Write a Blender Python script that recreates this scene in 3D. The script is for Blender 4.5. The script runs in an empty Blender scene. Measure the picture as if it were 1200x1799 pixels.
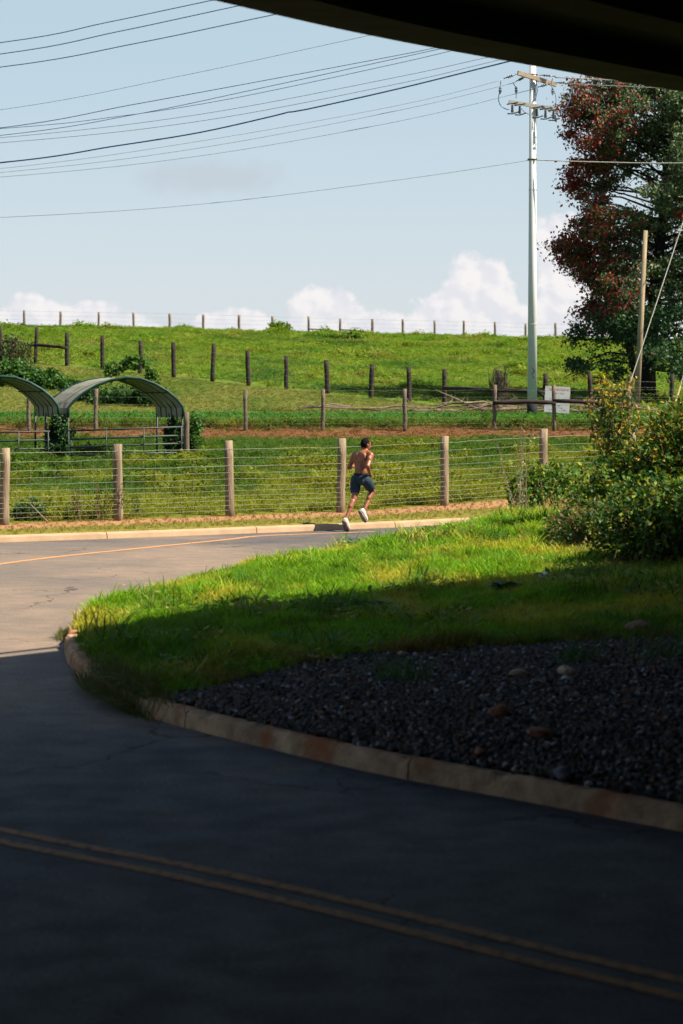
import bpy, bmesh, math, random
import numpy as np
from mathutils import Vector, Matrix, Quaternion

random.seed(7); rng = np.random.default_rng(7)
sc = bpy.context.scene
col = sc.collection
R = math.radians

# ------------------------------------------------------------------ camera, sky, sun, exposure
F = 4247.0; HC = 2.54; PXC = 600.0; PYH = 689.0        # focal length in photo pixels, eye height, horizon row
cam_d = bpy.data.cameras.new('camera'); cam = bpy.data.objects.new('camera', cam_d); col.objects.link(cam)
cam.location = (0, 0, HC); cam.rotation_euler = (R(90), 0, 0)
cam_d.sensor_fit = 'VERTICAL'; cam_d.sensor_height = 36.0; cam_d.sensor_width = 24.0; cam_d.lens = 85.0
cam_d.shift_y = -(899.5 - PYH) / 1799.0
cam_d.clip_end = 6000.0
cam_d.dof.use_dof = True; cam_d.dof.focus_distance = 45.0; cam_d.dof.aperture_fstop = 3.2
sc.camera = cam

SUN_EL = 50.0; SUN_AZ = 106.0          # azimuth clockwise from +Y (the view direction)
sd = Vector((math.sin(R(SUN_AZ)) * math.cos(R(SUN_EL)), math.cos(R(SUN_AZ)) * math.cos(R(SUN_EL)), math.sin(R(SUN_EL))))
sun_d = bpy.data.lights.new('sun', 'SUN'); sun_d.energy = 5.0; sun_d.angle = R(0.55); sun_d.color = (1.0, 0.87, 0.70)
sun = bpy.data.objects.new('sun', sun_d); col.objects.link(sun)
sun.rotation_euler = sd.to_track_quat('Z', 'Y').to_euler(); sun.location = (30, -4, 40)

sc.view_settings.view_transform = 'Standard'; sc.view_settings.look = 'None'
sc.view_settings.exposure = 1.4; sc.view_settings.gamma = 1.0
sc.view_settings.use_curve_mapping = False
sc.cycles.use_denoising = True
sc.cycles.use_adaptive_sampling = True; sc.cycles.adaptive_threshold = .03
sc.cycles.max_bounces = 4; sc.cycles.diffuse_bounces = 2; sc.cycles.glossy_bounces = 1; sc.cycles.transmission_bounces = 3; sc.cycles.transparent_max_bounces = 4
sc.cycles.sample_clamp_indirect = 4.0


class NT:
    """Small helper for wiring nodes."""
    def __init__(s, tree):
        s.t = tree; s.n = tree.nodes; s.l = tree.links
    def new(s, typ, **kw):
        nd = s.n.new(typ)
        for k, v in kw.items(): setattr(nd, k, v)
        return nd
    def put(s, sock, v):
        if isinstance(v, bpy.types.NodeSocket): s.l.new(v, sock)
        elif v is not None:
            if isinstance(v, (tuple, list)) and len(v) == 3 and getattr(sock, 'type', '') == 'RGBA': v = (*v, 1)
            sock.default_value = v
    def math(s, op, a, b=None, c=None, clamp=False):
        m = s.new('ShaderNodeMath', operation=op, use_clamp=clamp)
        s.put(m.inputs[0], a)
        if b is not None: s.put(m.inputs[1], b)
        if c is not None: s.put(m.inputs[2], c)
        return m.outputs[0]
    def noise(s, vec, scale, detail=4, rough=.55, dist=0.0):
        m = s.new('ShaderNodeTexNoise'); s.put(m.inputs['Vector'], vec)
        m.inputs['Scale'].default_value = scale; m.inputs['Detail'].default_value = detail
        m.inputs['Roughness'].default_value = rough; m.inputs['Distortion'].default_value = dist
        return m.outputs['Fac']
    def ramp(s, fac, stops):
        m = s.new('ShaderNodeValToRGB'); s.put(m.inputs[0], fac)
        cr = m.color_ramp
        while len(cr.elements) < len(stops): cr.elements.new(.5)
        for e, (p, c) in zip(cr.elements, stops): e.position = p; e.color = (*c, 1)
        return m.outputs[0]
    def mix(s, fac, a, b, blend='MIX'):
        m = s.new('ShaderNodeMix', data_type='RGBA', blend_type=blend)
        s.put(m.inputs[0], fac); s.put(m.inputs[6], a); s.put(m.inputs[7], b)
        return m.outputs[2]
    def rng(s, v, a, b, c=0.0, d=1.0, smooth=True):
        m = s.new('ShaderNodeMapRange', interpolation_type='SMOOTHSTEP' if smooth else 'LINEAR')
        s.put(m.inputs[0], v); s.put(m.inputs[1], a); s.put(m.inputs[2], b); s.put(m.inputs[3], c); s.put(m.inputs[4], d)
        return m.outputs[0]


def build_world():
    w = bpy.data.worlds.new('World'); sc.world = w; w.use_nodes = True
    w.node_tree.nodes.clear(); N = NT(w.node_tree)
    sky = N.new('ShaderNodeTexSky', sky_type='NISHITA')
    sky.sun_disc = False; sky.sun_elevation = R(SUN_EL); sky.sun_rotation = R(SUN_AZ)
    sky.altitude = 250.0; sky.air_density = 1.0; sky.dust_density = 0.8; sky.ozone_density = 1.6
    g = N.new('ShaderNodeTexCoord').outputs['Generated']
    sp = N.new('ShaderNodeSeparateXYZ'); N.put(sp.inputs[0], g)
    az = N.math('MULTIPLY', N.math('ARCTAN2', sp.outputs[0], sp.outputs[1]), 180 / math.pi)
    el = N.math('MULTIPLY', N.math('ARCSINE', sp.outputs[2]), 180 / math.pi)
    cv = N.new('ShaderNodeCombineXYZ'); N.put(cv.inputs[0], az); N.put(cv.inputs[1], el)
    cv = cv.outputs[0]
    # cumulus heads (azimuth, elevation, half width, half height; degrees), standing low over the hill, more all round the horizon
    heads = [(3.25, 2.35, 1.05, 1.05), (2.55, 1.7, 1.2, 0.9), (4.0, 1.3, 1.5, 1.0), (-0.45, 1.65, 1.0, 1.1), (0.3, 1.35, 1.0, 0.9),
             (-0.9, 1.2, .8, .8), (1.5, 1.25, 1.1, .75), (5.15, 3.3, .75, 1.1), (5.6, 2.0, 1.3, 1.5), (-2.5, 1.5, 1.15, .6),
             (-6.0, 1.55, 1.4, .75), (-7.3, 1.6, 1.2, .85), (-5.0, 1.4, .9, .55), (8.5, 2.0, 2.2, 1.6), (-12, 1.8, 2.2, 1.3), (13, 2.2, 2.5, 1.8)]
    D = None
    for a, e, rx, ry in heads:
        dx = N.math('DIVIDE', N.math('SUBTRACT', az, a), rx); dy = N.math('DIVIDE', N.math('SUBTRACT', el, e), ry)
        dd = N.math('ADD', N.math('MULTIPLY', dx, dx), N.math('MULTIPLY', dy, dy))
        b = N.math('SUBTRACT', 1.0, N.math('SQRT', dd))
        D = b if D is None else N.math('SMOOTH_MAX', D, b, .18)
    # the same kind of bank goes on round the rest of the horizon
    far = N.rng(N.math('ABSOLUTE', az), 12.0, 18.0)
    bank = N.math('SUBTRACT', N.math('MULTIPLY', N.noise(cv, .22, 3), 2.2), N.math('ADD', .75, N.math('MULTIPLY', N.math('ABSOLUTE', el), .16)))
    D = N.math('MAXIMUM', D, N.math('SUBTRACT', bank, N.math('MULTIPLY', N.math('SUBTRACT', 1.0, far), 9.0)))
    fb = N.noise(cv, 1.25, 6, .5); fb2 = N.noise(cv, 4.5, 4, .55)
    Dn = N.math('ADD', D, N.math('ADD', N.math('MULTIPLY', N.math('SUBTRACT', fb, .5), 1.0), N.math('MULTIPLY', N.math('SUBTRACT', fb2, .5), .22)))
    cover = N.rng(Dn, .08, .30)
    cover = N.math('MULTIPLY', cover, N.rng(el, .4, 2.6, .55, .97))
    # a thin grey scrap of cloud higher up, and faint high haze
    dx = N.math('DIVIDE', N.math('SUBTRACT', az, -3.1), 2.3); dy = N.math('DIVIDE', N.math('SUBTRACT', el, 5.05), .62)
    scrap = N.math('SUBTRACT', 1.0, N.math('SQRT', N.math('ADD', N.math('MULTIPLY', dx, dx), N.math('MULTIPLY', dy, dy))))
    scrap = N.rng(N.math('ADD', scrap, N.math('MULTIPLY', N.math('SUBTRACT', fb, .5), 1.3)), .0, .8)
    off = N.new('ShaderNodeVectorMath', operation='ADD'); N.put(off.inputs[0], cv); off.inputs[1].default_value = (.16, .14, 0)
    fbo = N.noise(off.outputs[0], 1.25, 6, .5)
    relief = N.rng(N.math('SUBTRACT', fb, fbo), -.10, .10)
    ccol = N.mix(relief, (5.5, 5.5, 5.85), (6.5, 6.25, 6.25))
    hz = N.mix(N.rng(el, 0.0, 9.0), (4.75, 5.1, 5.6), (3.65, 4.6, 5.2))          # pale summer haze low in the sky, thinning upwards
    base = N.mix(N.rng(el, 8.0, 30.0, .80, .12), sky.outputs[0], hz)
    c1 = N.mix(N.math('MULTIPLY', scrap, .6), base, (3.72, 4.15, 4.6))
    c2 = N.mix(cover, c1, ccol)
    bg = N.new('ShaderNodeBackground'); N.put(bg.inputs[0], c2); bg.inputs[1].default_value = 0.055
    out = N.new('ShaderNodeOutputWorld'); N.l.new(bg.outputs[0], out.inputs[0])
build_world()


# ------------------------------------------------------------------ helpers
def P(px, py, Y):
    """World point of a photo pixel at depth Y."""
    return Vector(((px - PXC) * Y / F, Y, HC - (py - PYH) * Y / F))

def vnoise(x, y, seed=0):
    x = np.asarray(x, float); y = np.asarray(y, float)
    xi = np.floor(x).astype(np.int64); yi = np.floor(y).astype(np.int64); xf = x - xi; yf = y - yi
    def h(a, b):
        n = (a * 374761393 + b * 668265263 + seed * 1442695041) & 0x7fffffff
        n = ((n ^ (n >> 13)) * 1274126177) & 0x7fffffff
        return ((n ^ (n >> 16)) & 0xffff) / 65535.0
    u = xf * xf * (3 - 2 * xf); v = yf * yf * (3 - 2 * yf)
    return (h(xi, yi) * (1 - u) + h(xi + 1, yi) * u) * (1 - v) + (h(xi, yi + 1) * (1 - u) + h(xi + 1, yi + 1) * u) * v
def fbm(x, y, seed=0, o=4):
    s = 0; a = .5; t = 0
    for i in range(o):
        s = s + a * vnoise(np.asarray(x) * 2 ** i, np.asarray(y) * 2 ** i, seed + i * 17); t += a; a *= .5
    return s / t
def sstep(v, a, b):
    t = np.clip((np.asarray(v, float) - a) / (b - a), 0, 1); return t * t * (3 - 2 * t)

def mesh_obj(name, verts, faces, mat=None, parent=None, smooth=False):
    me = bpy.data.meshes.new(name)
    me.from_pydata([tuple(v) for v in verts], [], [tuple(f) for f in faces])
    if smooth: me.polygons.foreach_set('use_smooth', [True] * len(me.polygons))
    o = bpy.data.objects.new(name, me); col.objects.link(o)
    if mat is not None: me.materials.append(mat)
    if parent is not None: o.parent = parent
    return o
def bm_obj(name, bm, mat=None, parent=None, smooth=False):
    me = bpy.data.meshes.new(name); bm.to_mesh(me); bm.free()
    if smooth: me.polygons.foreach_set('use_smooth', [True] * len(me.polygons))
    o = bpy.data.objects.new(name, me); col.objects.link(o)
    if mat is not None: me.materials.append(mat)
    if parent is not None: o.parent = parent
    return o
def tag(o, label=None, cat=None, group=None, kind=None):
    if label: o['label'] = label
    if cat: o['category'] = cat
    if group: o['group'] = group
    if kind: o['kind'] = kind
    return o
def empty(name, loc=(0, 0, 0)):
    o = bpy.data.objects.new(name, None); col.objects.link(o); o.location = loc; o.empty_display_size = .1
    return o
def child(o, parent):
    """Parent while keeping the world position (parents are unrotated Empties)."""
    o.parent = parent; o.matrix_parent_inverse = Matrix.Translation(parent.location).inverted()
    return o

def box(bm, c, s, rot=None):
    M = Matrix.Translation(Vector(c)) @ (rot.to_matrix().to_4x4() if isinstance(rot, Quaternion) else (rot.to_4x4() if rot is not None else Matrix.Identity(4)))
    v = [bm.verts.new(M @ Vector((x * s[0] / 2, y * s[1] / 2, z * s[2] / 2))) for x in (-1, 1) for y in (-1, 1) for z in (-1, 1)]
    for f in ((0, 1, 3, 2), (4, 6, 7, 5), (0, 4, 5, 1), (2, 3, 7, 6), (0, 2, 6, 4), (1, 5, 7, 3)): bm.faces.new([v[i] for i in f])
def frame_for(d):
    d = d.normalized(); a = Vector((0, 0, 1)) if abs(d.z) < .9 else Vector((1, 0, 0))
    x = d.cross(a).normalized(); return x, x.cross(d).normalized()
def tube(bm, pts, rad, n=6, caps=True, wob=0.0):
    pts = [Vector(p) for p in pts]; k = len(pts)
    if not hasattr(rad, '__len__'): rad = [rad] * k
    rings = []
    d0 = (pts[1] - pts[0]).normalized(); x, y = frame_for(d0); prev = d0
    for i, p in enumerate(pts):
        d = (pts[min(i + 1, k - 1)] - pts[max(i - 1, 0)]).normalized()
        q = prev.rotation_difference(d); x = q @ x; y = q @ y; prev = d
        rings.append([bm.verts.new(p + (x * math.cos(t) + y * math.sin(t)) * rad[i] * (1 + wob * (random.random() - .5))) for t in [2 * math.pi * j / n for j in range(n)]])
    for a, b in zip(rings, rings[1:]):
        for j in range(n): bm.faces.new((a[j], a[(j + 1) % n], b[(j + 1) % n], b[j]))
    if caps:
        bm.faces.new(rings[0][::-1]); bm.faces.new(rings[-1])
def ellipsoid(bm, c, r, M3=None, n=10, m=8, fn=None):
    c = Vector(c); rows = []
    for i in range(m + 1):
        ph = math.pi * i / m; row = []
        for j in range(n if 0 < i < m else 1):
            th = 2 * math.pi * j / n
            p = Vector((math.sin(ph) * math.cos(th), math.sin(ph) * math.sin(th), math.cos(ph)))
            k = fn(p) if fn else 1.0
            p = Vector((p.x * r[0] * k, p.y * r[1] * k, p.z * r[2] * k))
            row.append(bm.verts.new(c + (M3 @ p if M3 is not None else p)))
        rows.append(row)
    for i in range(m):
        a, b = rows[i], rows[i + 1]
        for j in range(n):
            if len(a) == 1: bm.faces.new((a[0], b[j], b[(j + 1) % n]))
            elif len(b) == 1: bm.faces.new((a[j], b[0], a[(j + 1) % n]))
            else: bm.faces.new((a[j], b[j], b[(j + 1) % n], a[(j + 1) % n]))
def capsule(bm, a, b, ra, rb, n=10):
    a = Vector(a); b = Vector(b); d = (b - a); L = d.length; d.normalize()
    pts = []; rr = []
    for t in (-1, -.92, -.7, -.38, 0): pts.append(a + d * ra * t); rr.append(max(.02, math.sqrt(max(0, 1 - t * t))) * ra)
    for t in (0, .38, .7, .92, 1): pts.append(b + d * rb * t); rr.append(max(.02, math.sqrt(max(0, 1 - t * t))) * rb)
    tube(bm, pts, rr, n)


# ------------------------------------------------------------------ materials
MATS = {}
def mat(name, c1, c2=None, scale=6.0, rough=.8, bump=0.0, bscale=None, spec=.3, metal=0.0, detail=5, c3=None, scale3=1.2, thr3=(.55, .7), stretch=None, coord='pos'):
    m = bpy.data.materials.new(name); m.use_nodes = True; m.node_tree.nodes.clear(); N = NT(m.node_tree)
    v = N.new('ShaderNodeNewGeometry').outputs['Position'] if coord == 'pos' else N.new('ShaderNodeTexCoord').outputs['Object']
    if stretch:
        mp = N.new('ShaderNodeMapping'); N.put(mp.inputs[0], v); mp.inputs['Scale'].default_value = stretch; v = mp.outputs[0]
    b = N.new('ShaderNodeBsdfPrincipled'); o = N.new('ShaderNodeOutputMaterial')
    cc = c1
    if c2: cc = N.mix(N.rng(N.noise(v, scale, detail), .3, .7), c1, c2)
    if c3: cc = N.mix(N.rng(N.noise(v, scale3, 4), *thr3), cc, c3)
    N.put(b.inputs['Base Color'], cc); b.inputs['Roughness'].default_value = rough; b.inputs['Metallic'].default_value = metal
    b.inputs['Specular IOR Level'].default_value = spec
    if bump:
        bp = N.new('ShaderNodeBump'); bp.inputs['Strength'].default_value = bump; bp.inputs['Distance'].default_value = .02
        N.put(bp.inputs['Height'], N.noise(v, bscale or scale * 3, 4)); N.l.new(bp.outputs[0], b.inputs['Normal'])
    N.l.new(b.outputs[0], o.inputs[0]); MATS[name] = m
    return m

def leaf_mat(name, attr, instancer=False, trans=.35, rough=.55, spec=.25, vary=.35, nscale=None, ncol=None):
    """Leaf or blade: colour from an attribute, a little light passing through."""
    m = bpy.data.materials.new(name); m.use_nodes = True; m.node_tree.nodes.clear(); N = NT(m.node_tree)
    a = N.new('ShaderNodeAttribute', attribute_name=attr, attribute_type='INSTANCER' if instancer else 'GEOMETRY')
    c = a.outputs['Color']
    if instancer:
        rnd = N.new('ShaderNodeObjectInfo').outputs['Random']
        hsv = N.new('ShaderNodeHueSaturation'); N.put(hsv.inputs['Color'], c)
        N.put(hsv.inputs['Value'], N.rng(rnd, 0, 1, 1 - vary, 1 + vary, smooth=False))
        N.put(hsv.inputs['Hue'], N.rng(N.math('FRACT', N.math('MULTIPLY', rnd, 7.13)), 0, 1, .475, .515, smooth=False)); c = hsv.outputs[0]
    b = N.new('ShaderNodeBsdfPrincipled'); N.put(b.inputs['Base Color'], c); b.inputs['Roughness'].default_value = rough
    b.inputs['Specular IOR Level'].default_value = spec
    t = N.new('ShaderNodeBsdfTranslucent'); N.put(t.inputs[0], N.mix(1.0, c, (1.15, 1.1, .55), 'MULTIPLY'))
    mx = N.new('ShaderNodeMixShader'); mx.inputs[0].default_value = trans
    N.l.new(b.outputs[0], mx.inputs[1]); N.l.new(t.outputs[0], mx.inputs[2])
    o = N.new('ShaderNodeOutputMaterial'); N.l.new(mx.outputs[0], o.inputs[0]); MATS[name] = m
    return m

mat('concrete_kerb', (.44, .29, .175), (.22, .14, .085), 4.5, .95, .8, 40, c3=(.26, .10, .045), scale3=1.9, thr3=(.52, .70), spec=.05)
mat('concrete_kerb_far', (.33, .235, .15), (.28, .19, .115), 3.0, .9, .4, 40)
mat('bridge_concrete', (.048, .05, .05), (.032, .034, .034), 2.5, .95, .4, 25, spec=.1)
mat('bridge_steel', (.018, .016, .015), (.012, .011, .011), 4, .9, spec=.1)
mat('abutment_concrete', (.08, .075, .07), (.05, .05, .045), 1.5, .95, .3, 10, spec=.1)
mat('rail_metal', (.35, .36, .36), rough=.5, metal=.6)
mat('wood_post', (.25, .195, .13), (.135, .105, .07), 14, .9, .8, 60, stretch=(1, 1, .12), c3=(.11, .085, .06), scale3=5, thr3=(.55, .75))
mat('wood_post_grey', (.15, .115, .085), (.09, .07, .05), 14, .9, .6, 60, stretch=(1, 1, .12))
mat('wood_dark', (.035, .027, .023), (.018, .015, .014), 10, .95, .4, 40, stretch=(1, 1, .15))
mat('wood_crest', (.20, .16, .12), (.13, .10, .08), 10, .95, stretch=(1, 1, .15))
mat('wire', (.21, .21, .18), rough=.6, metal=.0)
mat('wire_dim', (.12, .12, .10), rough=.7)
mat('cable', (.11, .17, .29), rough=.7, spec=.2)
mat('cable_pale', (.19, .23, .29), rough=.7, spec=.2)
mat('cable_thick', (.02, .06, .14), rough=.7, spec=.2)
mat('cable_bright', (.30, .29, .26), rough=.5)
mat('pole_paint', (.56, .58, .58), (.50, .52, .52), 2.0, .7, stretch=(1, 1, .2), c3=(.42, .43, .43), scale3=3, thr3=(.6, .75))
mat('pole_tar', (.012, .014, .018), rough=.85)
mat('crossarm_wood', (.36, .29, .21), (.26, .20, .15), 9, .85)
mat('arm_fibre', (.40, .38, .33), (.33, .31, .28), 6, .7)
mat('porcelain', (.055, .06, .065), rough=.35, spec=.5)
mat('steel_dark', (.04, .045, .05), rough=.5, metal=.3)
mat('timber_pole', (.27, .22, .14), (.17, .14, .09), 8, .9, .4, 30, stretch=(1, 1, .1))
mat('guy_guard', (.36, .28, .13), rough=.6)
mat('canopy_out', (.19, .195, .155), (.15, .155, .125), 5, .7)
mat('canopy_edge', (.012, .055, .042), (.008, .04, .03), 8, .6)
mat('canopy_seam', (.02, .04, .03), rough=.7)
mat('canopy_in', (.34, .32, .25), (.27, .255, .20), 4, .8)
mat('gate_steel', (.022, .04, .042), (.035, .04, .035), 12, .55, metal=.2, spec=.4)
mat('galvanised', (.33, .35, .36), (.24, .25, .26), 10, .5, metal=.5)
mat('rock_tan', (.40, .30, .21), (.26, .18, .12), 14, .95, .8, 30)
mat('rock_red', (.26, .12, .065), (.17, .075, .045), 14, .95, .8, 30)
mat('rock_grey', (.14, .15, .17), (.09, .095, .11), 14, .9, .8, 30)
mat('rock_pale', (.50, .50, .52), (.38, .38, .40), 14, .9, .6, 30)
mat('skin', (.250, .092, .044), (.165, .056, .027), 9, .42, .25, 26, spec=.45)
mat('hair', (.004, .003, .003), (.007, .005, .005), 50, .8, .8, 90, spec=.1)
mat('shorts', (.020, .040, .060), (.012, .027, .042), 22, .75, .8, 30, spec=.2)
mat('waistband', (.004, .005, .008), rough=.8)
mat('shoe_white', (.66, .62, .58), (.36, .31, .28), 20, .7)
mat('shoe_sole', (.055, .035, .03), (.30, .25, .22), 60, .8)
mat('twig', (.22, .17, .12), (.13, .10, .075), 10, .95)
mat('twig_dark', (.06, .045, .033), (.035, .028, .022), 10, .95)
mat('bark', (.022, .018, .015), (.012, .010, .009), 7, .95, .6, 20)
mat('stem_brown', (.14, .085, .04), (.09, .06, .03), 10, .9)
mat('paper', (.75, .73, .68), (.6, .58, .52), 30, .9)
mat('yellow_paint', (.50, .235, .07), (.32, .16, .07), 22, .8, c3=(.16, .125, .10), scale3=16, thr3=(.50, .66))
mat('yellow_paint_near', (.40, .215, .095), (.26, .14, .07), 18, .85, c3=(.09, .08, .072), scale3=16, thr3=(.50, .70), spec=.05)
leaf_mat('grass_blade', 'gcol', True, trans=.40, rough=.6, spec=.10)
leaf_mat('leaf', 'lcol', False, trans=.30, rough=.6, spec=.22)
leaf_mat('tree_leaf', 'lcol', False, trans=.25, rough=.6, spec=.2)

def road_material():
    m = bpy.data.materials.new('asphalt'); m.use_nodes = True; m.node_tree.nodes.clear(); N = NT(m.node_tree)
    v = N.new('ShaderNodeNewGeometry').outputs['Position']
    big = N.noise(v, .35, 4); mid = N.noise(v, 3.0, 4); fine = N.noise(v, 38, 4, .75)
    c = N.mix(N.rng(big, .35, .65), (.064, .066, .070), (.080, .079, .080))  # base darkened to put part of the bridge's shade into the colour
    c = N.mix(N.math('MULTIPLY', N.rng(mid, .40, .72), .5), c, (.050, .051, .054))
    # tan silt washed onto the bend; its reach also paints the bridge shade's fall-off
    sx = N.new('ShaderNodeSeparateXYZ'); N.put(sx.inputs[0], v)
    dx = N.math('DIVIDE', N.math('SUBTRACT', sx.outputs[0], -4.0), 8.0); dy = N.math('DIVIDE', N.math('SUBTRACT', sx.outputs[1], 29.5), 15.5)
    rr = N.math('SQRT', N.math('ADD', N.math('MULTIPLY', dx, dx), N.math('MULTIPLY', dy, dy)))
    silt_shade = N.rng(N.math('ADD', rr, N.math('MULTIPLY', N.math('SUBTRACT', N.noise(v, .55, 5, .6), .5), .9)), 1.05, .55)
    c = N.mix(silt_shade, c, N.mix(N.rng(N.noise(v, .30, 3), .40, .62), N.mix(N.rng(mid, .3, .7), (.190, .148, .115), (.155, .125, .100)), (.120, .104, .092)))
    c = N.mix(N.rng(fine, .54, .72), c, N.mix(1.0, c, (2.1, 2.05, 2.0), 'MULTIPLY')); c = N.mix(N.rng(fine, .47, .30), c, N.mix(1.0, c, (.38, .38, .38), 'MULTIPLY'))
    wv = N.new('ShaderNodeVectorMath', operation='ADD'); N.put(wv.inputs[0], v)
    nz = N.new('ShaderNodeTexNoise'); N.put(nz.inputs['Vector'], v); nz.inputs['Scale'].default_value = 1.3; nz.inputs['Detail'].default_value = 5; N.put(wv.inputs[1], nz.outputs['Color'])
    ck = N.new('ShaderNodeTexVoronoi', feature='DISTANCE_TO_EDGE'); N.put(ck.inputs['Vector'], wv.outputs[0]); ck.inputs['Scale'].default_value = .42
    crack = N.math('MULTIPLY', N.rng(ck.outputs['Distance'], .009, .003), N.rng(N.noise(v, .4, 3), .50, .58))
    c = N.mix(N.math('MULTIPLY', crack, .8), c, (.03, .028, .027))
    vo = N.new('ShaderNodeTexVoronoi'); N.put(vo.inputs['Vector'], v); vo.inputs['Scale'].default_value = 1.6
    c = N.mix(N.rng(vo.outputs['Distance'], .035, .02), c, (.38, .38, .38))        # bits of pale litter and stones pressed into the surface
    b = N.new('ShaderNodeBsdfPrincipled'); N.put(b.inputs['Base Color'], c)
    N.put(b.inputs['Roughness'], N.rng(mid, .3, .7, .65, .8)); b.inputs['Specular IOR Level'].default_value = .03
    bp = N.new('ShaderNodeBump'); bp.inputs['Strength'].default_value = .6; bp.inputs['Distance'].default_value = .006
    N.put(bp.inputs['Height'], fine); N.l.new(bp.outputs[0], b.inputs['Normal'])
    o = N.new('ShaderNodeOutputMaterial'); N.l.new(b.outputs[0], o.inputs[0]); MATS['asphalt'] = m
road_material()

def soil_material(name, attr='gcol'):
    m = bpy.data.materials.new(name); m.use_nodes = True; m.node_tree.nodes.clear(); N = NT(m.node_tree)
    v = N.new('ShaderNodeNewGeometry').outputs['Position']
    a = N.new('ShaderNodeAttribute', attribute_name=attr).outputs['Color']
    n = N.noise(v, 9, 5, .65)
    c = N.mix(1.0, a, N.ramp(n, [(.3, (.55, .55, .55)), (.7, (1.25, 1.2, 1.1))]), 'MULTIPLY')
    b = N.new('ShaderNodeBsdfPrincipled'); N.put(b.inputs['Base Color'], c); b.inputs['Roughness'].default_value = .95; b.inputs['Specular IOR Level'].default_value = .1
    bp = N.new('ShaderNodeBump'); bp.inputs['Strength'].default_value = .8; bp.inputs['Distance'].default_value = .05
    N.put(bp.inputs['Height'], n); N.l.new(bp.outputs[0], b.inputs['Normal'])
    o = N.new('ShaderNodeOutputMaterial'); N.l.new(b.outputs[0], o.inputs[0]); MATS[name] = m
soil_material('soil')


# ------------------------------------------------------------------ plan of the place (metres)
KX = [-30, -12, -9.0, -5.77, -3.0, 0.0, 1.5, 4.0, 9.0, 20.0, 40.0]
KY = [24, 37.2, 38.8, 40.8, 42.5, 44.6, 45.75, 47.9, 52.2, 60.5, 66.0]
def _spl(pts, k=12):
    p = np.array(pts, float); n = len(p); out = []
    for i in range(n - 1):
        p0 = p[max(i - 1, 0)]; p1 = p[i]; p2 = p[i + 1]; p3 = p[min(i + 2, n - 1)]
        for j in range(k):
            t = j / k; out.append(.5 * ((2 * p1) + (-p0 + p2) * t + (2 * p0 - 5 * p1 + 4 * p2 - p3) * t * t + (-p0 + 3 * p1 - 3 * p2 + p3) * t ** 3))
    out.append(p[-1]); return np.array(out)
_KP = _spl(list(zip(KX, KY)))
def kerb_y(x): return np.interp(x, _KP[:, 0], _KP[:, 1])
def fence_y(x): return np.clip(43.5 + .728 * (np.asarray(x, float) + 6.06), 36, 66)
def fence_z(x): return np.interp(x, [-20, -6, .5, 4.3, 12], [.14, .15, .15, .31, .5])
def f3_y(x): return np.clip(84 - .83 * (np.asarray(x, float) - 3.56), 79.5, 110)
def f3_z(x): return 2.05 - .1058 * (np.clip(x, -26, 22) - 3.56) * np.where(np.asarray(x) > 3.56, .35, 1.0)

def terrain_z(x, y):
    x = np.asarray(x, float); y = np.asarray(y, float)
    ky = kerb_y(x); fy = fence_y(x); fz = fence_z(x); y3 = f3_y(x); z3 = f3_z(x); xc = np.clip(x, -60, 60)
    zc = 6.34 - .0224 * xc
    ys = [ky, np.maximum(fy, ky + 1.5), np.full_like(x, 69.5), np.full_like(x, 71.2), np.full_like(x, 73.0), np.full_like(x, 78.0), y3, np.full_like(x, 125.0), np.full_like(x, 152.0), np.full_like(x, 166.0), np.full_like(x, 230.0), np.full_like(x, 600.0)]
    zs = [np.full_like(x, .12), fz, np.full_like(x, 1.09), np.full_like(x, 1.20), np.full_like(x, 1.56), np.full_like(x, 1.74), z3, z3 + (zc - z3) * .58, zc - .12, zc, zc - 3.5, zc - 14]
    z = np.full_like(x, -.07)
    z = np.where(y > ky + .26, .10, z)
    for i in range(len(ys) - 1):
        t = (y - ys[i]) / (ys[i + 1] - ys[i]); seg = (t >= 0) & (t < 1)
        z = np.where(seg, zs[i] + (zs[i + 1] - zs[i]) * t, z)
    z = np.where(y >= 600, zc - 14 - (y - 600) * .01, z)
    z = np.where((y < ky + .26), -.07, z)
    amp = sstep(y, fy, fy + 6) * .09
    amp2 = sstep(y, y3, y3 + 10) * .22
    return z + amp * (fbm(x * .5, y * .5, 3) - .5) + amp2 * (fbm(x * .16, y * .12, 9) - .5)

def hit(px, py, fn, y0=9.0, y1=260.0, step=.05):
    """Where the sight line through a photo pixel first meets the surface fn(x, y)."""
    ys = np.arange(y0, y1, step); xs = (px - PXC) * ys / F; zr = HC - (py - PYH) * ys / F
    zz = fn(xs, ys); k = np.argmax(zr <= zz)
    return Vector((xs[k], ys[k], float(zz[k])))

# the grass island: outline of its kerb
ISL = [(14.0, 0.0), (8.0, 6.8), (4.0, 11.45), (1.98, 13.95), (1.1, 15.05), (.23, 16.1), (-.6, 17.35), (-1.41, 18.7), (-1.9, 19.9), (-2.3, 21.4), (-2.62, 23.0),
       (-2.78, 24.4), (-2.83, 25.8), (-2.76, 27.2), (-2.5, 28.8), (-2.05, 30.5), (-1.35, 32.5), (-.35, 34.8), (.8, 37.2), (2.2, 39.6), (4.2, 42.2), (7.5, 46.0), (12, 50.2), (24, 58.0)]
ISLC = ISL + [(40, 60), (40, -10)]
def poly_dist(x, y, pts):
    d = np.full(np.shape(x), 1e9)
    for (ax, ay), (bx, by) in zip(pts, pts[1:]):
        vx, vy = bx - ax, by - ay; t = np.clip(((x - ax) * vx + (y - ay) * vy) / (vx * vx + vy * vy), 0, 1)
        d = np.minimum(d, np.hypot(x - ax - t * vx, y - ay - t * vy))
    return d
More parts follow.
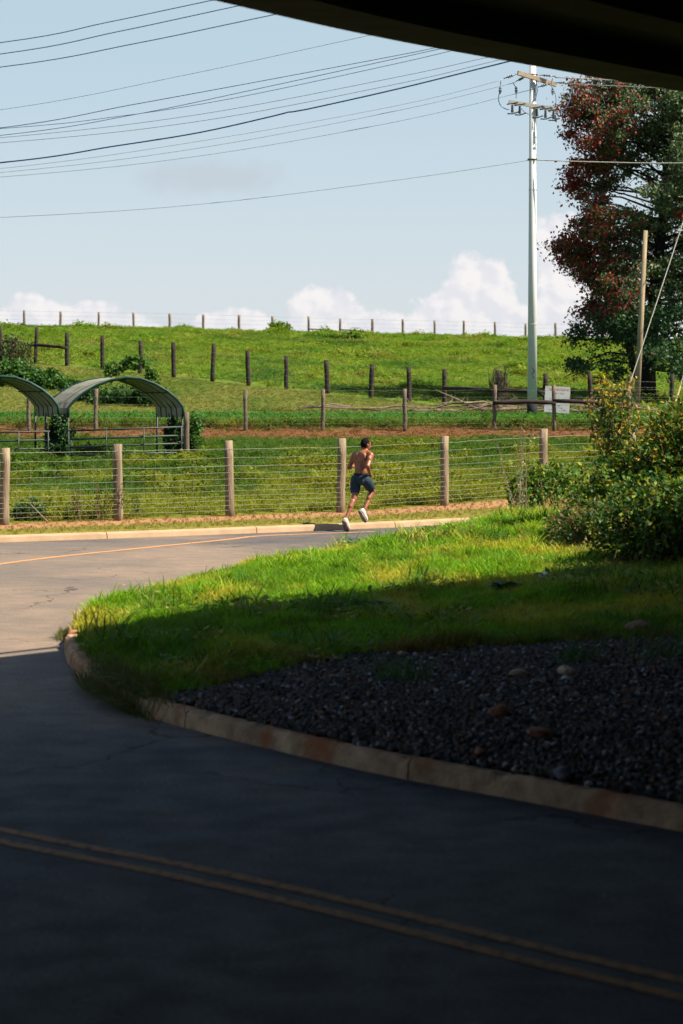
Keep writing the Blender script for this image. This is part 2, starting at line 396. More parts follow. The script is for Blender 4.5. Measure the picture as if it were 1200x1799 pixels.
def inside(x, y, pts):
    x = np.asarray(x, float); y = np.asarray(y, float); r = np.zeros(np.shape(x), bool); n = len(pts)
    for i in range(n):
        (ax, ay), (bx, by) = pts[i], pts[(i + 1) % n]
        if ay == by: continue
        r ^= ((ay > y) != (by > y)) & (x < (bx - ax) * (y - ay) / (by - ay) + ax)
    return r
KERB_H = .132
def island_z(x, y):
    x = np.asarray(x, float); y = np.asarray(y, float)
    d = poly_dist(x, y, ISL); ins = inside(x, y, ISLC)
    pr = np.maximum(0, (x + 2) * .5 + (y - 26) * .87)
    z = KERB_H - .012 + .16 * (1 - np.exp(-d / 1.0)) + .031 * np.minimum(pr, 22) * (1 - np.exp(-d / 1.2)) + .035 * np.clip(x - .5, 0, 8) * (1 - np.exp(-d / 3))
    z = z + .05 * (fbm(x * 1.1, y * 1.1, 21) - .5) * sstep(d, .2, .9)
    return np.where(ins, z, 0.0)
GRAVEL_PX = [(268, 1238), (330, 1222), (480, 1182), (620, 1152), (780, 1142), (900, 1136), (1050, 1126), (1200, 1120), (1330, 1116)]
GB = [hit(a, b, island_z) for a, b in GRAVEL_PX]
GRAVEL = [(p.x, p.y) for p in GB] + [(9, 24), (18, 10), (14, 0), (8.0, 6.8), (4.0, 11.45), (1.98, 13.95), (1.1, 15.05), (.23, 16.1), (-.6, 17.35), (-1.41, 18.7)]

def grid_sheet(name, xs, ys, zf, mask=None):
    X, Y = np.meshgrid(xs, ys); Z = zf(X, Y); nx = len(xs)
    V = np.stack([X.ravel(), Y.ravel(), Z.ravel()], 1)
    i = np.arange(len(ys) - 1)[:, None] * nx + np.arange(nx - 1)[None, :]; i = i.ravel()
    Fq = np.stack([i, i + 1, i + 1 + nx, i + nx], 1)
    if mask is not None:
        mk = mask(X.ravel(), Y.ravel()); Fq = Fq[mk[Fq].all(1)]
        used = np.unique(Fq); re = -np.ones(len(V), int); re[used] = np.arange(len(used)); V = V[used]; Fq = re[Fq]
    me = bpy.data.meshes.new(name)
    me.vertices.add(len(V)); me.vertices.foreach_set('co', V.astype(np.float32).ravel())
    me.loops.add(Fq.size); me.loops.foreach_set('vertex_index', Fq.astype(np.int32).ravel())
    me.polygons.add(len(Fq)); me.polygons.foreach_set('loop_start', (np.arange(len(Fq)) * 4).astype(np.int32))
    me.update(calc_edges=True); me.polygons.foreach_set('use_smooth', [True] * len(Fq))
    o = bpy.data.objects.new(name, me); col.objects.link(o)
    return o, V
def set_col(me, name, C):
    a = me.attributes.new(name, 'FLOAT_COLOR', 'POINT'); C4 = np.ones((len(C), 4), np.float32); C4[:, :3] = C; a.data.foreach_set('color', C4.ravel())
def set_f(me, name, v):
    a = me.attributes.new(name, 'FLOAT', 'POINT'); a.data.foreach_set('value', np.asarray(v, np.float32))
def lerp(a, b, t): return a + (b - a) * t[:, None]

def ground_cols(x, y):
    """Grass colour, soil colour, grass density factor, grass height for the terrain."""
    n1 = fbm(x * .35, y * .22, 5); n2 = fbm(x * 1.3, y * .8, 6); n3 = fbm(x * .12, y * .09, 8)
    c = np.tile(np.array([.085, .140, .018]), (len(x), 1))
    ky = kerb_y(x); fy = fence_y(x); y3 = f3_y(x)
    C = lambda *v: np.array(v)
    hill = sstep(y, y3 - .5, y3 + 1.5)
    field = sstep(y, fy, fy + .8) * (1 - sstep(y, 71.5, 73))
    lush = sstep(y, 73.6, 74.4) * (1 - sstep(y, 78.6, 80.0))
    lawn = sstep(y, 78.5, 79.6) * (1 - hill)
    # field behind the front fence: yellow green near, deeper green further up, weedy
    t = sstep(fbm(x * .8, y * .45, 12) + (y - fy - 9) * .014, .40, .60)
    c = np.where(field[:, None] > .01, lerp(np.tile(C(.135, .165, .014), (len(x), 1)), C(.048, .105, .014), t), c)
    c = lerp(c, C(.045, .150, .026), lush)
    c = lerp(c, C(.135, .160, .032), lawn * sstep(n1, .3, .5))
    hc = lerp(np.tile(C(.085, .185, .014), (len(x), 1)), C(.140, .205, .022), sstep(n2, .35, .65)); hc = lerp(hc, C(.045, .120, .016), sstep(n1, .54, .72)); hc = lerp(hc, C(.20, .20, .06), sstep(fbm(x * .5, y * .9, 55), .60, .75) * .7)
    c = lerp(c, hc, hill)
    verge = 1 - sstep(y, fy - 1.2, fy - .7)
    c = lerp(c, C(.19, .18, .035), verge)
    soil = c * .75
    dens = np.ones(len(x)); hgt = np.ones(len(x))
    # bare red earth and dead clippings under the wire fences
    wob = (fbm(x * .8, y * .2, 31) - .5) * 1.6
    d2 = np.exp(-((y - 71.9 - wob * .6) / .92) ** 2)
    d2 = sstep(d2 + (n2 - .5) * 1.0 + (fbm(x * 2.6, y * 1.2, 77) - .5) * .9, .42, .78)
    dF = sstep(y, fy - 1.35, fy - 1.0) * (1 - sstep(y, fy + .05, fy + .45)); dF = dF * sstep(n2 + .25, .35, .6)
    d3 = np.exp(-((y - y3 + .3) / .5) ** 2) * sstep(n2, .45, .6) * .6
    soil = lerp(soil, C(.125, .060, .030), d2); soil = lerp(soil, C(.29, .165, .085), dF); soil = lerp(soil, C(.10, .06, .03), d3)
    c = lerp(c, C(.20, .105, .045), np.clip(d2 * .85 + dF * .9, 0, 1))
    dens = dens * (1 - .4 * d2) * (1 - .62 * dF) * (1 - .6 * d3)
    hgt = np.where(field > .3, .40 + .65 * sstep(fbm(x * .9, y * .6, 13), .50, .72), hgt)
    hgt = np.where(lush > .3, .62, hgt); hgt = np.where(lawn > .4, .36, hgt); hgt = np.where(verge > .5, .42, hgt)
    hgt = np.where(hill > .5, .5 + 1.2 * sstep(fbm(x * .9, y * .35, 44), .60, .82), hgt)
    hgt = np.where(d2 + dF > .5, .45, hgt)
    return c, soil, dens, hgt

# ------------------------------------------------------------------ ground, road, island
xs = np.concatenate([np.linspace(-1500, -60, 14), np.linspace(-50, -26, 13), np.arange(-25, 25.01, .5), np.linspace(26, 50, 13), np.linspace(60, 1500, 14)])
ys = np.concatenate([np.linspace(-300, 20, 12), np.arange(22, 36, 1.), np.arange(36, 56, .2), np.arange(56, 100, .4), np.arange(100, 172, .8), np.linspace(175, 320, 30), np.linspace(340, 2600, 24)])
ground, GV = grid_sheet('ground', xs, ys, terrain_z)
gc, gs, gd, gh = ground_cols(GV[:, 0], GV[:, 1]); set_col(ground.data, 'gcol', gs); ground.data.materials.append(MATS['soil'])
tag(ground, kind='structure')

OUT = [(16, -9.5), (10, -4), (4, 2.5), (-.5, 6.6), (-3.4, 10), (-6.2, 14), (-8.2, 18.5), (-9.6, 24), (-10.3, 30), (-10.1, 35), (-9.0, 38.8)]
far_pts = [(x, float(kerb_y(x)) + .06) for x in np.linspace(-9.0, 20, 120)]
def build_road():
    bm = bmesh.new()
    loop = OUT + far_pts[1:] + [(40, 66.0), (40, -9.5)]
    vs = [bm.verts.new((x, y, 0)) for x, y in loop]; f = bm.faces.new(vs)
    bmesh.ops.triangulate(bm, faces=[f])
    if bm.faces[:] and sum(fc.normal.z for fc in bm.faces) < 0: bmesh.ops.reverse_faces(bm, faces=bm.faces)
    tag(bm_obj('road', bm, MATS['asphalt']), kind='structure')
build_road()

def smooth_line(pts, step=.25):
    p = np.array(pts, float); n = len(p); out = []
    for i in range(n - 1):
        p0 = p[max(i - 1, 0)]; p1 = p[i]; p2 = p[i + 1]; p3 = p[min(i + 2, n - 1)]
        k = max(2, int(np.hypot(*(p2 - p1)[:2]) / step))
        for j in range(k):
            t = j / k; out.append(.5 * ((2 * p1) + (-p0 + p2) * t + (2 * p0 - 5 * p1 + 4 * p2 - p3) * t * t + (-p0 + 3 * p1 - 3 * p2 + p3) * t ** 3))
    out.append(p[-1]); return np.array(out)
def offset(line, d):
    t = np.gradient(line, axis=0); t /= np.hypot(t[:, 0], t[:, 1])[:, None]
    return line + np.stack([-t[:, 1], t[:, 0]], 1) * d

def stripe(name, line, w, z, m, label=None):
    a = offset(line, w / 2); b = offset(line, -w / 2); n = len(line)
    V = [(*p, z) for p in a] + [(*p, z) for p in b]
    o = mesh_obj(name, V, [(i, n + i, n + i + 1, i + 1) for i in range(n - 1)], m)
    tag(o, kind='structure'); return o
def flat(px, py): Y = HC * F / (py - PYH); return ((px - PXC) * Y / F, Y)
cl = smooth_line([(7, 4.2), (3.2, 8.4), flat(1200, 1738), flat(900, 1668), flat(600, 1594), flat(300, 1527), flat(0, 1468), (-3.75, 15.75), (-5.2, 18.2), (-6.15, 21.5), (-6.6, 26), (-6.5, 30.5), (-5.85, 33.6)])
stripe('yellow_line', offset(cl, .115), .10, .004, MATS['yellow_paint_near'])
stripe('yellow_line', offset(cl, -.115), .10, .004, MATS['yellow_paint_near'])
fl = smooth_line([(-5.85, 33.6), flat(0, 991), flat(100, 978.5), flat(200, 968), flat(300, 958), flat(400, 948), flat(470, 941), (.6, 44.0)])
stripe('yellow_line', fl, .15, .004, MATS['yellow_paint'])

def kerb_run(name, line, w, h, seg, m, side, rough=.012, jitter=0.0, skip=()):
    """A run of cast kerb lengths, each a piece of its own."""
    root = empty(name, (float(line[0][0]), float(line[0][1]), 0)); tag(root, kind='structure')
    s = np.concatenate([[0], np.cumsum(np.hypot(*np.diff(line, axis=0).T))]); total = s[-1]; k = 0; a = 0.0
    while a < total - .3:
        b = min(a + seg * (1 + .1 * (random.random() - .5)), total)
        n = max(3, int((b - a - .016) / .07))
        t = np.linspace(a + .008, b - .008, n)
        c = np.stack([np.interp(t, s, line[:, 0]), np.interp(t, s, line[:, 1])], 1)
        o2 = offset(c, w * side); nrm = (o2 - c) / w; V = []; Fc = []
        for i in range(n):
            r = rough * (vnoise(t[i] * 6, .5, 3) - .5) * 2; r2 = rough * (vnoise(t[i] * 11, 9.5, 5) - .5) * 2
            nn = nrm[i]; p = c[i]; bat = .022                      # the face leans back a little, with a worn top edge
            prof = [(0, -.05), (.0 + r * .4, .01), (bat * .8 + r, h - .03 + r2), (bat + .025 + r, h + r2), (w * .6, h + .004 + r2 * .5), (w - .01, h - .004), (w, -.05)]
            V += [(p[0] + nn[0] * q, p[1] + nn[1] * q, z) for q, z in prof]
        K = 7
        for i in range(n - 1):
            for j in range(K - 1):
                q = (i * K + j, (i + 1) * K + j, (i + 1) * K + j + 1, i * K + j + 1); Fc.append(q if side > 0 else q[::-1])
        Fc.append(tuple(range(K))[::1 if side > 0 else -1]); Fc.append(tuple((n - 1) * K + j for j in range(K))[::-1 if side > 0 else 1])
        child(mesh_obj('kerb_length', V, Fc, m), root); a = b; k += 1
    return root
isl_line = smooth_line(ISL[2:22])
kerb_run('kerb', isl_line, .17, KERB_H, 2.9, MATS['concrete_kerb'], -1, rough=.02)
far_line = np.array([(x, float(kerb_y(x))) for x in np.arange(-9, 14.1, .2)])
kerb_run('kerb', far_line, .19, .115, 3.0, MATS['concrete_kerb_far'], 1, rough=.007)
kerb_run('kerb', smooth_line(OUT[1:]), .17, .14, 3.0, MATS['concrete_kerb_far'], 1)

# island sheet
ix = np.concatenate([np.arange(-3.0, 7.0, .11), np.arange(7.0, 26, .8)]); iy = np.concatenate([np.arange(2, 13, .4), np.arange(13, 46, .13), np.arange(46, 58, .6)])
def isl_in(x, y): return inside(x, y, ISLC) & (poly_dist(x, y, ISL) > .07)
bank, BV = grid_sheet('grass_bank', ix, iy, island_z, isl_in)
def bank_cols(x, y):
    n2 = fbm(x * 1.6, y * 1.0, 61); n1 = fbm(x * .6, y * .4, 62)
    g = inside(x, y, GRAVEL).astype(float)
    edge = poly_dist(x, y, [(p.x, p.y) for p in GB]) * np.where(g > .5, -1, 1) + (n2 - .5) * .5     # >0: grass side
    gr = 1 - sstep(edge, -.12, .12)
    gr = gr * (y < 27)
    C = lambda *v: np.array(v)
    c = lerp(np.tile(C(.115, .260, .010), (len(x), 1)), C(.300, .310, .035), sstep(n2, .47, .66)); c = lerp(c, C(.080, .185, .012), sstep(n1, .54, .68))
    dry = (1 - sstep(np.abs(edge), .0, .9)) * sstep(n2, .35, .6)
    c = lerp(c, C(.13, .085, .030), dry * .85)
    dryr = sstep(x - .105 * y, -.45, .0) * sstep(y, 27.5, 29.5) * sstep(n2, .40, .55)
    c = lerp(c, C(.21, .165, .065), dryr * .75)
    soil = lerp(c * .55, C(.020, .018, .016), gr)
    return c, soil, 1 - gr, gr, edge
bc, bs, bgd, bgr, bed = bank_cols(BV[:, 0], BV[:, 1]); set_col(bank.data, 'gcol', bs); bank.data.materials.append(MATS['soil']); tag(bank, kind='structure')


# ------------------------------------------------------------------ scattered cover: grass and gravel
def proto_collection(name, objs):
    c = bpy.data.collections.new(name)
    for o in objs:
        for cc in list(o.users_collection): cc.objects.unlink(o)
        c.objects.link(o)
    return c
def blade_tuft(n, h, spread, w, lean, seed):
    r = random.Random(seed); V = []; Fc = []
    for i in range(n):
        a = r.uniform(0, 6.283); rad = spread * math.sqrt(r.random()); x, y = math.cos(a) * rad, math.sin(a) * rad
        d = r.uniform(0, 6.283); hh = h * r.uniform(.55, 1.1); ln = lean * r.uniform(.2, 1.2) * hh; ww = w * r.uniform(.7, 1.2); b = len(V)
        px, py = -math.sin(d) * ww, math.cos(d) * ww
        for k, t in enumerate((0, .4, .75, 1.0)):
            q = ln * t * t; zz = hh * (t - .22 * lean * t * t); cx, cy = x + math.cos(d) * q, y + math.sin(d) * q
            f = (1, .9, .6)[k] if k < 3 else 0
            if k < 3: V += [(cx - px * f, cy - py * f, zz), (cx + px * f, cy + py * f, zz)]
            else: V.append((cx, cy, zz))
        Fc += [(b, b + 1, b + 3, b + 2), (b + 2, b + 3, b + 5, b + 4), (b + 4, b + 5, b + 6)]
    return mesh_obj('grass_tuft', V, Fc, MATS['grass_blade'])
def weed_tuft(n, h, L, W, seed):
    """Low broad-leaved weeds: small leaves on short stalks."""
    r = random.Random(seed); V = []; Fc = []
    for i in range(n):
        a = r.uniform(0, 6.283); rad = .14 * math.sqrt(r.random()); zz = h * r.uniform(.25, 1); c = Vector((math.cos(a) * rad, math.sin(a) * rad, zz))
        d = Vector((math.cos(a + r.uniform(-1, 1)), math.sin(a + r.uniform(-1, 1)), r.uniform(-.2, .7))).normalized(); s = d.cross(Vector((0, 0, 1))).normalized()
        l = L * r.uniform(.6, 1.2); w = W * r.uniform(.6, 1.2); b = len(V)
        V += [c, c + d * l * .5 + s * w, c + d * l, c + d * l * .5 - s * w]; Fc.append((b, b + 1, b + 2, b + 3))
    return mesh_obj('weed_tuft', V, Fc, MATS['grass_blade'])
def stone(seed, m):
    r = random.Random(seed); bm = bmesh.new(); bmesh.ops.create_icosphere(bm, subdivisions=1, radius=1)
    s = Vector((r.uniform(.8, 1.25), r.uniform(.7, 1.0), r.uniform(.5, .8)))
    for v in bm.verts: v.co = Vector(v.co[i] * s[i] for i in range(3)) * r.uniform(.72, 1.15)
    return bm_obj('stone', bm, m)

def scatter(name, sheet, protos, smin, smax, seed, tilt=.25, size_attr=True, lift=0.0, full_rot=False):
    ng = bpy.data.node_groups.new(name, 'GeometryNodeTree')
    ng.interface.new_socket('Geometry', in_out='INPUT', socket_type='NodeSocketGeometry'); ng.interface.new_socket('Geometry', in_out='OUTPUT', socket_type='NodeSocketGeometry')
    n = ng.nodes; l = ng.links
    gi = n.new('NodeGroupInput'); go = n.new('NodeGroupOutput')
    dp = n.new('GeometryNodeDistributePointsOnFaces'); dp.inputs['Seed'].default_value = seed
    da = n.new('GeometryNodeInputNamedAttribute'); da.data_type = 'FLOAT'; da.inputs['Name'].default_value = 'dens'
    l.new(gi.outputs[0], dp.inputs['Mesh']); l.new(da.outputs['Attribute'], dp.inputs['Density'])
    ci = n.new('GeometryNodeCollectionInfo'); ci.inputs['Collection'].default_value = protos
    ci.inputs['Separate Children'].default_value = True; ci.inputs['Reset Children'].default_value = True
    ip = n.new('GeometryNodeInstanceOnPoints'); ip.inputs['Pick Instance'].default_value = True
    l.new(dp.outputs['Points'], ip.inputs['Points']); l.new(ci.outputs[0], ip.inputs['Instance'])
    rv = n.new('FunctionNodeRandomValue'); rv.data_type = 'FLOAT_VECTOR'
    t = 3.14 if full_rot else tilt
    rv.inputs[0].default_value = (-t, -t, 0); rv.inputs[1].default_value = (t, t, 6.283); l.new(rv.outputs[0], ip.inputs['Rotation'])
    rs = n.new('FunctionNodeRandomValue'); rs.data_type = 'FLOAT'; rs.inputs[2].default_value = smin; rs.inputs[3].default_value = smax; rs.inputs['Seed'].default_value = seed + 3
    if size_attr:
        ha = n.new('GeometryNodeInputNamedAttribute'); ha.data_type = 'FLOAT'; ha.inputs['Name'].default_value = 'size'
        mm = n.new('ShaderNodeMath'); mm.operation = 'MULTIPLY'; l.new(rs.outputs[1], mm.inputs[0]); l.new(ha.outputs['Attribute'], mm.inputs[1]); l.new(mm.outputs[0], ip.inputs['Scale'])
    else: l.new(rs.outputs[1], ip.inputs['Scale'])
    l.new(ip.outputs[0], go.inputs[0])
    md = sheet.modifiers.new('scatter', 'NODES'); md.node_group = ng

def in_view(x, y, m=3.0): return (np.abs(x) < .145 * y + m)
tufts = proto_collection('tufts_near', [blade_tuft(14, .115, .07, .0045, .9, 100 + i) for i in range(5)] + [blade_tuft(9, .19, .05, .0055, .9, 120 + i) for i in range(2)])
tuft_wide = proto_collection('tufts_field', [blade_tuft(16, .20, .16, .010, .9, 140 + i) for i in range(4)] + [weed_tuft(22, .22, .085, .028, 150 + i) for i in range(3)])
tuft_far = proto_collection('tufts_hill', [blade_tuft(18, .22, .24, .016, 1.0, 160 + i) for i in range(4)] + [weed_tuft(18, .24, .12, .045, 170 + i) for i in range(2)])

def grass_patch(name, xs, ys, zf, mask, cf, dens, protos, smin, smax, seed, label):
    o, V = grid_sheet(name, xs, ys, zf, mask)
    c, d, s = cf(V[:, 0], V[:, 1]); set_col(o.data, 'gcol', c); set_f(o.data, 'dens', d * dens); set_f(o.data, 'size', s)
    scatter(name, o, protos, smin, smax, seed); tag(o, label, 'grass', kind='stuff'); o.data.materials.append(MATS['grass_blade'])
    return o
def cf_terrain(x, y):
    c, s, d, h = ground_cols(x, y); return c, d, h
def cf_bank(x, y):
    c, s, g, gr, e = bank_cols(x, y); n = fbm(x * 1.9, y * 1.4, 71)
    d_edge = poly_dist(x, y, ISL)
    return c, g * (.55 + .75 * n), .7 + .75 * sstep(n, .5, .75)
grass_patch('grass', np.arange(-3, 9, .15), np.arange(15, 44, .2), island_z, lambda x, y: isl_in(x, y) & in_view(x, y, 1.6) & (inside(x, y, ISLC)), cf_bank, 300, tufts, .7, 1.25, 1, 'short bright green grass covering the bank inside the bend')
grass_patch('grass', np.arange(-12, 14, .3), np.arange(38, 60, .25), terrain_z, lambda x, y: (y > kerb_y(x) + .2) & (y < fence_y(x) + .4) & in_view(x, y, 2), cf_terrain, 60, tufts, .8, 1.3, 2, 'thin mown yellow green grass strip behind the far kerb')
grass_patch('grass', np.arange(-14, 16, .4), np.arange(40, 74, .4), terrain_z, lambda x, y: (y > fence_y(x) + .2) & (y < 73.4) & in_view(x, y, 3), cf_terrain, 60, tuft_wide, .7, 1.3, 3, 'weedy green pasture between the nearest two fences')
grass_patch('grass', np.arange(-18, 18, .5), np.arange(73, 104, .5), terrain_z, lambda x, y: (y > 73.2) & (y < f3_y(x) + .3) & in_view(x, y, 3), cf_terrain, 45, tuft_wide, .8, 1.3, 4, 'mown green lawn strip below the dark post fence')
grass_patch('grass', np.arange(-30, 30, 1.), np.arange(78, 172, 1.), terrain_z, lambda x, y: (y > f3_y(x)) & in_view(x, y, 3), cf_terrain, 18, tuft_far, .7, 1.4, 5, 'rough green pasture grass on the hillside up to the crest')

weeds_bank = proto_collection('weeds_bank', [weed_tuft(16, .10, .07, .020, 180 + i) for i in range(3)] + [blade_tuft(9, .22, .07, .005, 1.1, 190 + i) for i in range(3)])
def cf_weeds(x, y):
    c, s_, g, gr, e = bank_cols(x, y); n = fbm(x * 1.1, y * .9, 74); k = rng.random(len(x))[:, None]
    return np.where(k < .6, np.array([.045, .13, .014]), np.where(k < .85, np.array([.30, .27, .07]), np.array([.09, .19, .02]))), g * sstep(n, .42, .62) * (1 - sstep(e, 0, .3) * 0), .8 + .8 * sstep(n, .5, .75)
grass_patch('grass', np.arange(-3, 9, .15), np.arange(15, 44, .2), island_z, lambda x, y: isl_in(x, y) & in_view(x, y, 1.6), cf_weeds, 24, weeds_bank, .6, 1.2, 6, 'scattered clover, straw and taller weeds in the bank grass')
stones_m = [mat('stone_dark', (.021, .018, .0155), (.034, .029, .025), 9, .8, spec=.3), mat('stone_mid', (.075, .067, .060), (.045, .041, .037), 9, .8), mat('stone_brown', (.075, .055, .042), (.05, .04, .033), 9, .85), mat('stone_pale', (.24, .24, .25), (.18, .18, .18), 9, .8), mat('stone_rust', (.16, .085, .05), (.10, .06, .04), 9, .85)]
def dead_leaf(seed):
    r = random.Random(seed); V = [(-1.6, 0, .1), (-.3, .8, .5), (1.5, .1, .2), (-.2, -.7, .1), (0, 0, .0)]; return mesh_obj('dead_leaf', V, [(0, 1, 4), (1, 2, 4), (2, 3, 4), (3, 0, 4)], stones_m[4])
stones = proto_collection('stones', [dead_leaf(1)] + [stone(200 + i, stones_m[k]) for i, k in enumerate((0, 0, 0, 0, 1, 1, 2, 0, 1, 3, 0, 2, 4, 1))])
go_, GV2 = grid_sheet('gravel', np.arange(-2, 6.5, .1), np.arange(9, 27, .12), island_z, lambda x, y: isl_in(x, y) & in_view(x, y, 1.6))
set_f(go_.data, 'dens', bank_cols(GV2[:, 0], GV2[:, 1])[3] * 1350.0 * (GV2[:, 1] < 26)); scatter('gravel', go_, stones, .009, .040, 9, size_attr=False, full_rot=True)
tag(go_, 'dark broken stone gravel lying behind the near kerb', 'gravel', kind='stuff'); go_.data.materials.append(stones_m[0])


# ------------------------------------------------------------------ bridge overhead
EDGE = smooth_line([(-22, -12), (-13, 0.4), (-6.5, 9.6), (-3.2, 14.7), (-.97, 18.25), (.19, 20.0), (1.47, 21.6), (3.36, 23.8), (5.4, 25.55), (8.6, 27.3), (13, 29.4)], .4)
def build_bridge():
    root = empty('road_bridge', (9.2, 26.6, 0)); tag(root, 'dark concrete bridge deck crossing overhead at the top right corner', 'bridge')
    SOF = 5.5; TOP = 5.98
    inn = lambda d: EDGE + np.array((.757, -.653)) * d
    def slab(name, d0, d1, z0, z1, m):
        a = inn(d0); b = inn(d1); n = len(a); V = [(*p, z) for p, z in [(q, z0) for q in a]] + [(*q, z0) for q in b] + [(*q, z1) for q in b] + [(*q, z1) for q in a]; Fc = []
        for i in range(n - 1):
            for k in range(4): Fc.append((k * n + i, k * n + i + 1, ((k + 1) % 4) * n + i + 1, ((k + 1) % 4) * n + i))
        Fc += [(0, n, 2 * n, 3 * n), (n - 1, 4 * n - 1, 3 * n - 1, 2 * n - 1)]
        o = mesh_obj(name, V, Fc, m); child(o, root)
        bm = bmesh.new(); bm.from_mesh(o.data); bmesh.ops.recalc_face_normals(bm, faces=bm.faces); bm.to_mesh(o.data); bm.free(); return o
    slab('edge_beam', 0, .64, SOF, TOP, MATS['bridge_concrete'])
    slab('deck', .643, 52, SOF + .22, TOP - .02, MATS['bridge_steel'])
    for i in range(9): slab('girder', 2.0 + i * 2.6, 2.45 + i * 2.6, SOF - .02, SOF + .215, MATS['bridge_steel'])
    # open metal railing along the edge
    rl = inn(.32)
    for z in (TOP + .42, TOP + .80):
        bm = bmesh.new(); tube(bm, [(*p, z) for p in rl[::2]], .045, 6); child(bm_obj('railing_bar', bm, MATS['rail_metal']), root)
    for i in range(3, len(rl), 6):
        bm = bmesh.new(); box(bm, (*rl[i], TOP + .42), (.09, .09, .84)); child(bm_obj('railing_post', bm, MATS['rail_metal']), root)
    # abutment walls, both beside the frame, hold the deck up
    for (ax, ay), ln in (((9.2, 26.6), 50), ((-9.6, 5.2), 50)):
        d = Vector((.70, -.714, 0)); nrm = Vector((.714, .70, 0)) * (1 if ax > 0 else -1)
        c = Vector((ax, ay, 2.35)) + d * ln / 2 + nrm * .6
        bm = bmesh.new(); box(bm, (c.x, c.y, 2.62), (ln, 1.2, 5.7), Matrix.Rotation(math.atan2(d.y, d.x), 3, 'Z')); child(bm_obj('abutment_wall', bm, MATS['abutment_concrete']), root)
build_bridge()


# ------------------------------------------------------------------ fences
def post_mesh(r, h, m, sides=10, lean=(0, 0), taper=.96, seed=0):
    rr = random.Random(seed); bm = bmesh.new(); k = 6
    pts = [(lean[0] * t * h + rr.uniform(-.008, .008), lean[1] * t * h, -.15 + (h + .15) * t) for t in [i / (k - 1) for i in range(k)]]
    tube(bm, pts, [r * (1 - (1 - taper) * i / (k - 1)) * rr.uniform(.97, 1.03) for i in range(k)], sides)
    return bm
def wire_run(name, P3, rad, root, m, n=4):
    bm = bmesh.new(); tube(bm, P3, rad, n, caps=False); child(bm_obj(name, bm, m), root)

# nearest fence, woven wire on round posts
fpx = [(8, 787, 920), (208, 780, 914), (404, 774, 908), (598, 770, 902), (781, 766, 888), (955, 753, 873)]
froot = empty('wire_fence', (-6.06, 43.5, .15)); tag(froot, 'nearest fence, thick round wooden posts with woven wire beside the road', 'fence')
fposts = []
allp = [(-2, None), (-1, None)] + [(i, q) for i, q in enumerate(fpx)] + [(6, None), (7, None)]
for i, q in allp:
    x = -6.06 + 2.06 * i; y = 43.5 + 1.5 * i
    if q: b = P(q[0], q[2], y); x = b.x; h = (q[2] - q[1]) * y / F
    else: h = 1.38
    z = float(terrain_z(x, y)); lean = {3: (.02, 0), 2: (-.015, 0), 0: (.012, 0)}.get(i, (random.uniform(-.01, .01), 0))
    if q: h = HC - (q[1] - PYH) * y / F - z
    bm = post_mesh(.088, h, None, 12, lean, .97, 300 + i); o = bm_obj('post', bm, MATS['wood_post'], None, True); o.location = (x, y, z); child(o, froot)
    fposts.append(Vector((x, y, z)))
hs = [1.29, 1.13, .97, .84, .72, .60, .49, .39, .30, .21, .12]
for a, b in zip(fposts, fposts[1:]):
    nseg = 9; d = (b - a)
    jit = [[random.uniform(-.008, .008) for _ in range(nseg)] for _ in hs]
    sag0 = random.uniform(.0, .03)
    rows = []
    for k, hgt in enumerate(hs):
        pts = []
        for j in range(nseg):
            t = j / (nseg - 1); e = 0 if j in (0, nseg - 1) else 1
            pts.append(a + d * t + Vector((0, -.085 * (1 if e == 0 else 1), hgt - sag0 * (k > 0) * 4 * t * (1 - t) * (hgt > .5) + e * jit[k][j])))
        rows.append(pts); wire_run('wire_strand', pts, .0036 if k in (0, 2) else .0026, froot, MATS['wire'])
    for q in range(1, 9):
        t = q / 9.0; jf = t * (nseg - 1); j0 = min(int(jf), nseg - 2); f = jf - j0
        pts = [rows[k][j0].lerp(rows[k][j0 + 1], f) + Vector((random.uniform(-.014, .014), -.006, 0)) for k in range(1, len(hs))]
        wire_run('wire_stay', pts, .0014, froot, MATS['wire'], 3)

# second fence, across the red earth
m2px = [(-66, 700, 752), (51, 692, 752), (168, 683, 754), (431, 686, 763), (567, 684, 766), (712, 683, 760), (868, 676, 752), (974, 676, 755), (1105, 680, 757), (1240, 682, 757)]
root2 = empty('wire_fence', (0, 72.3, 1.2)); tag(root2, 'second fence, slim grey brown posts standing along the strip of red earth', 'fence')
f2 = []
for i, (px, pt, pb) in enumerate(m2px):
    y = 72.2; x = (px - PXC) * y / F; z = float(terrain_z(x, y)); h = HC - (pt - PYH) * y / F - z
    o = bm_obj('post', post_mesh(.062, h, None, 8, (random.uniform(-.02, .02), 0), .95, 340 + i), MATS['wood_post_grey'], None, True); o.location = (x, y, z); child(o, root2); f2.append((Vector((x, y, z)), h))
for (a, ha), (b, hb) in zip(f2, f2[1:]):
    for hgt in (1.2, .98, .76, .56, .38, .2):
        pts = [a.lerp(b, t) + Vector((0, -.066, hgt + random.uniform(-.01, .01))) for t in (0, .33, .66, 1)]; wire_run('wire_strand', pts, .0036, root2, MATS['wire_dim'], 3)
for (i, j, z0, z1) in ((6, 7, .80, .84), (7, 8, .90, .68)):                     # split rails
    a, b = f2[i][0], f2[j][0]; bm = bmesh.new()
    tube(bm, [a.lerp(b, t) + Vector((0, -.12, z0 + (z1 - z0) * t + .035 * math.sin(t * 3.1))) for t in (-.02, .2, .4, .6, .8, 1.02)], [.06, .065, .07, .065, .07, .06], 7, wob=.2); child(bm_obj('rail', bm, MATS['wood_dark'], None, True), root2)

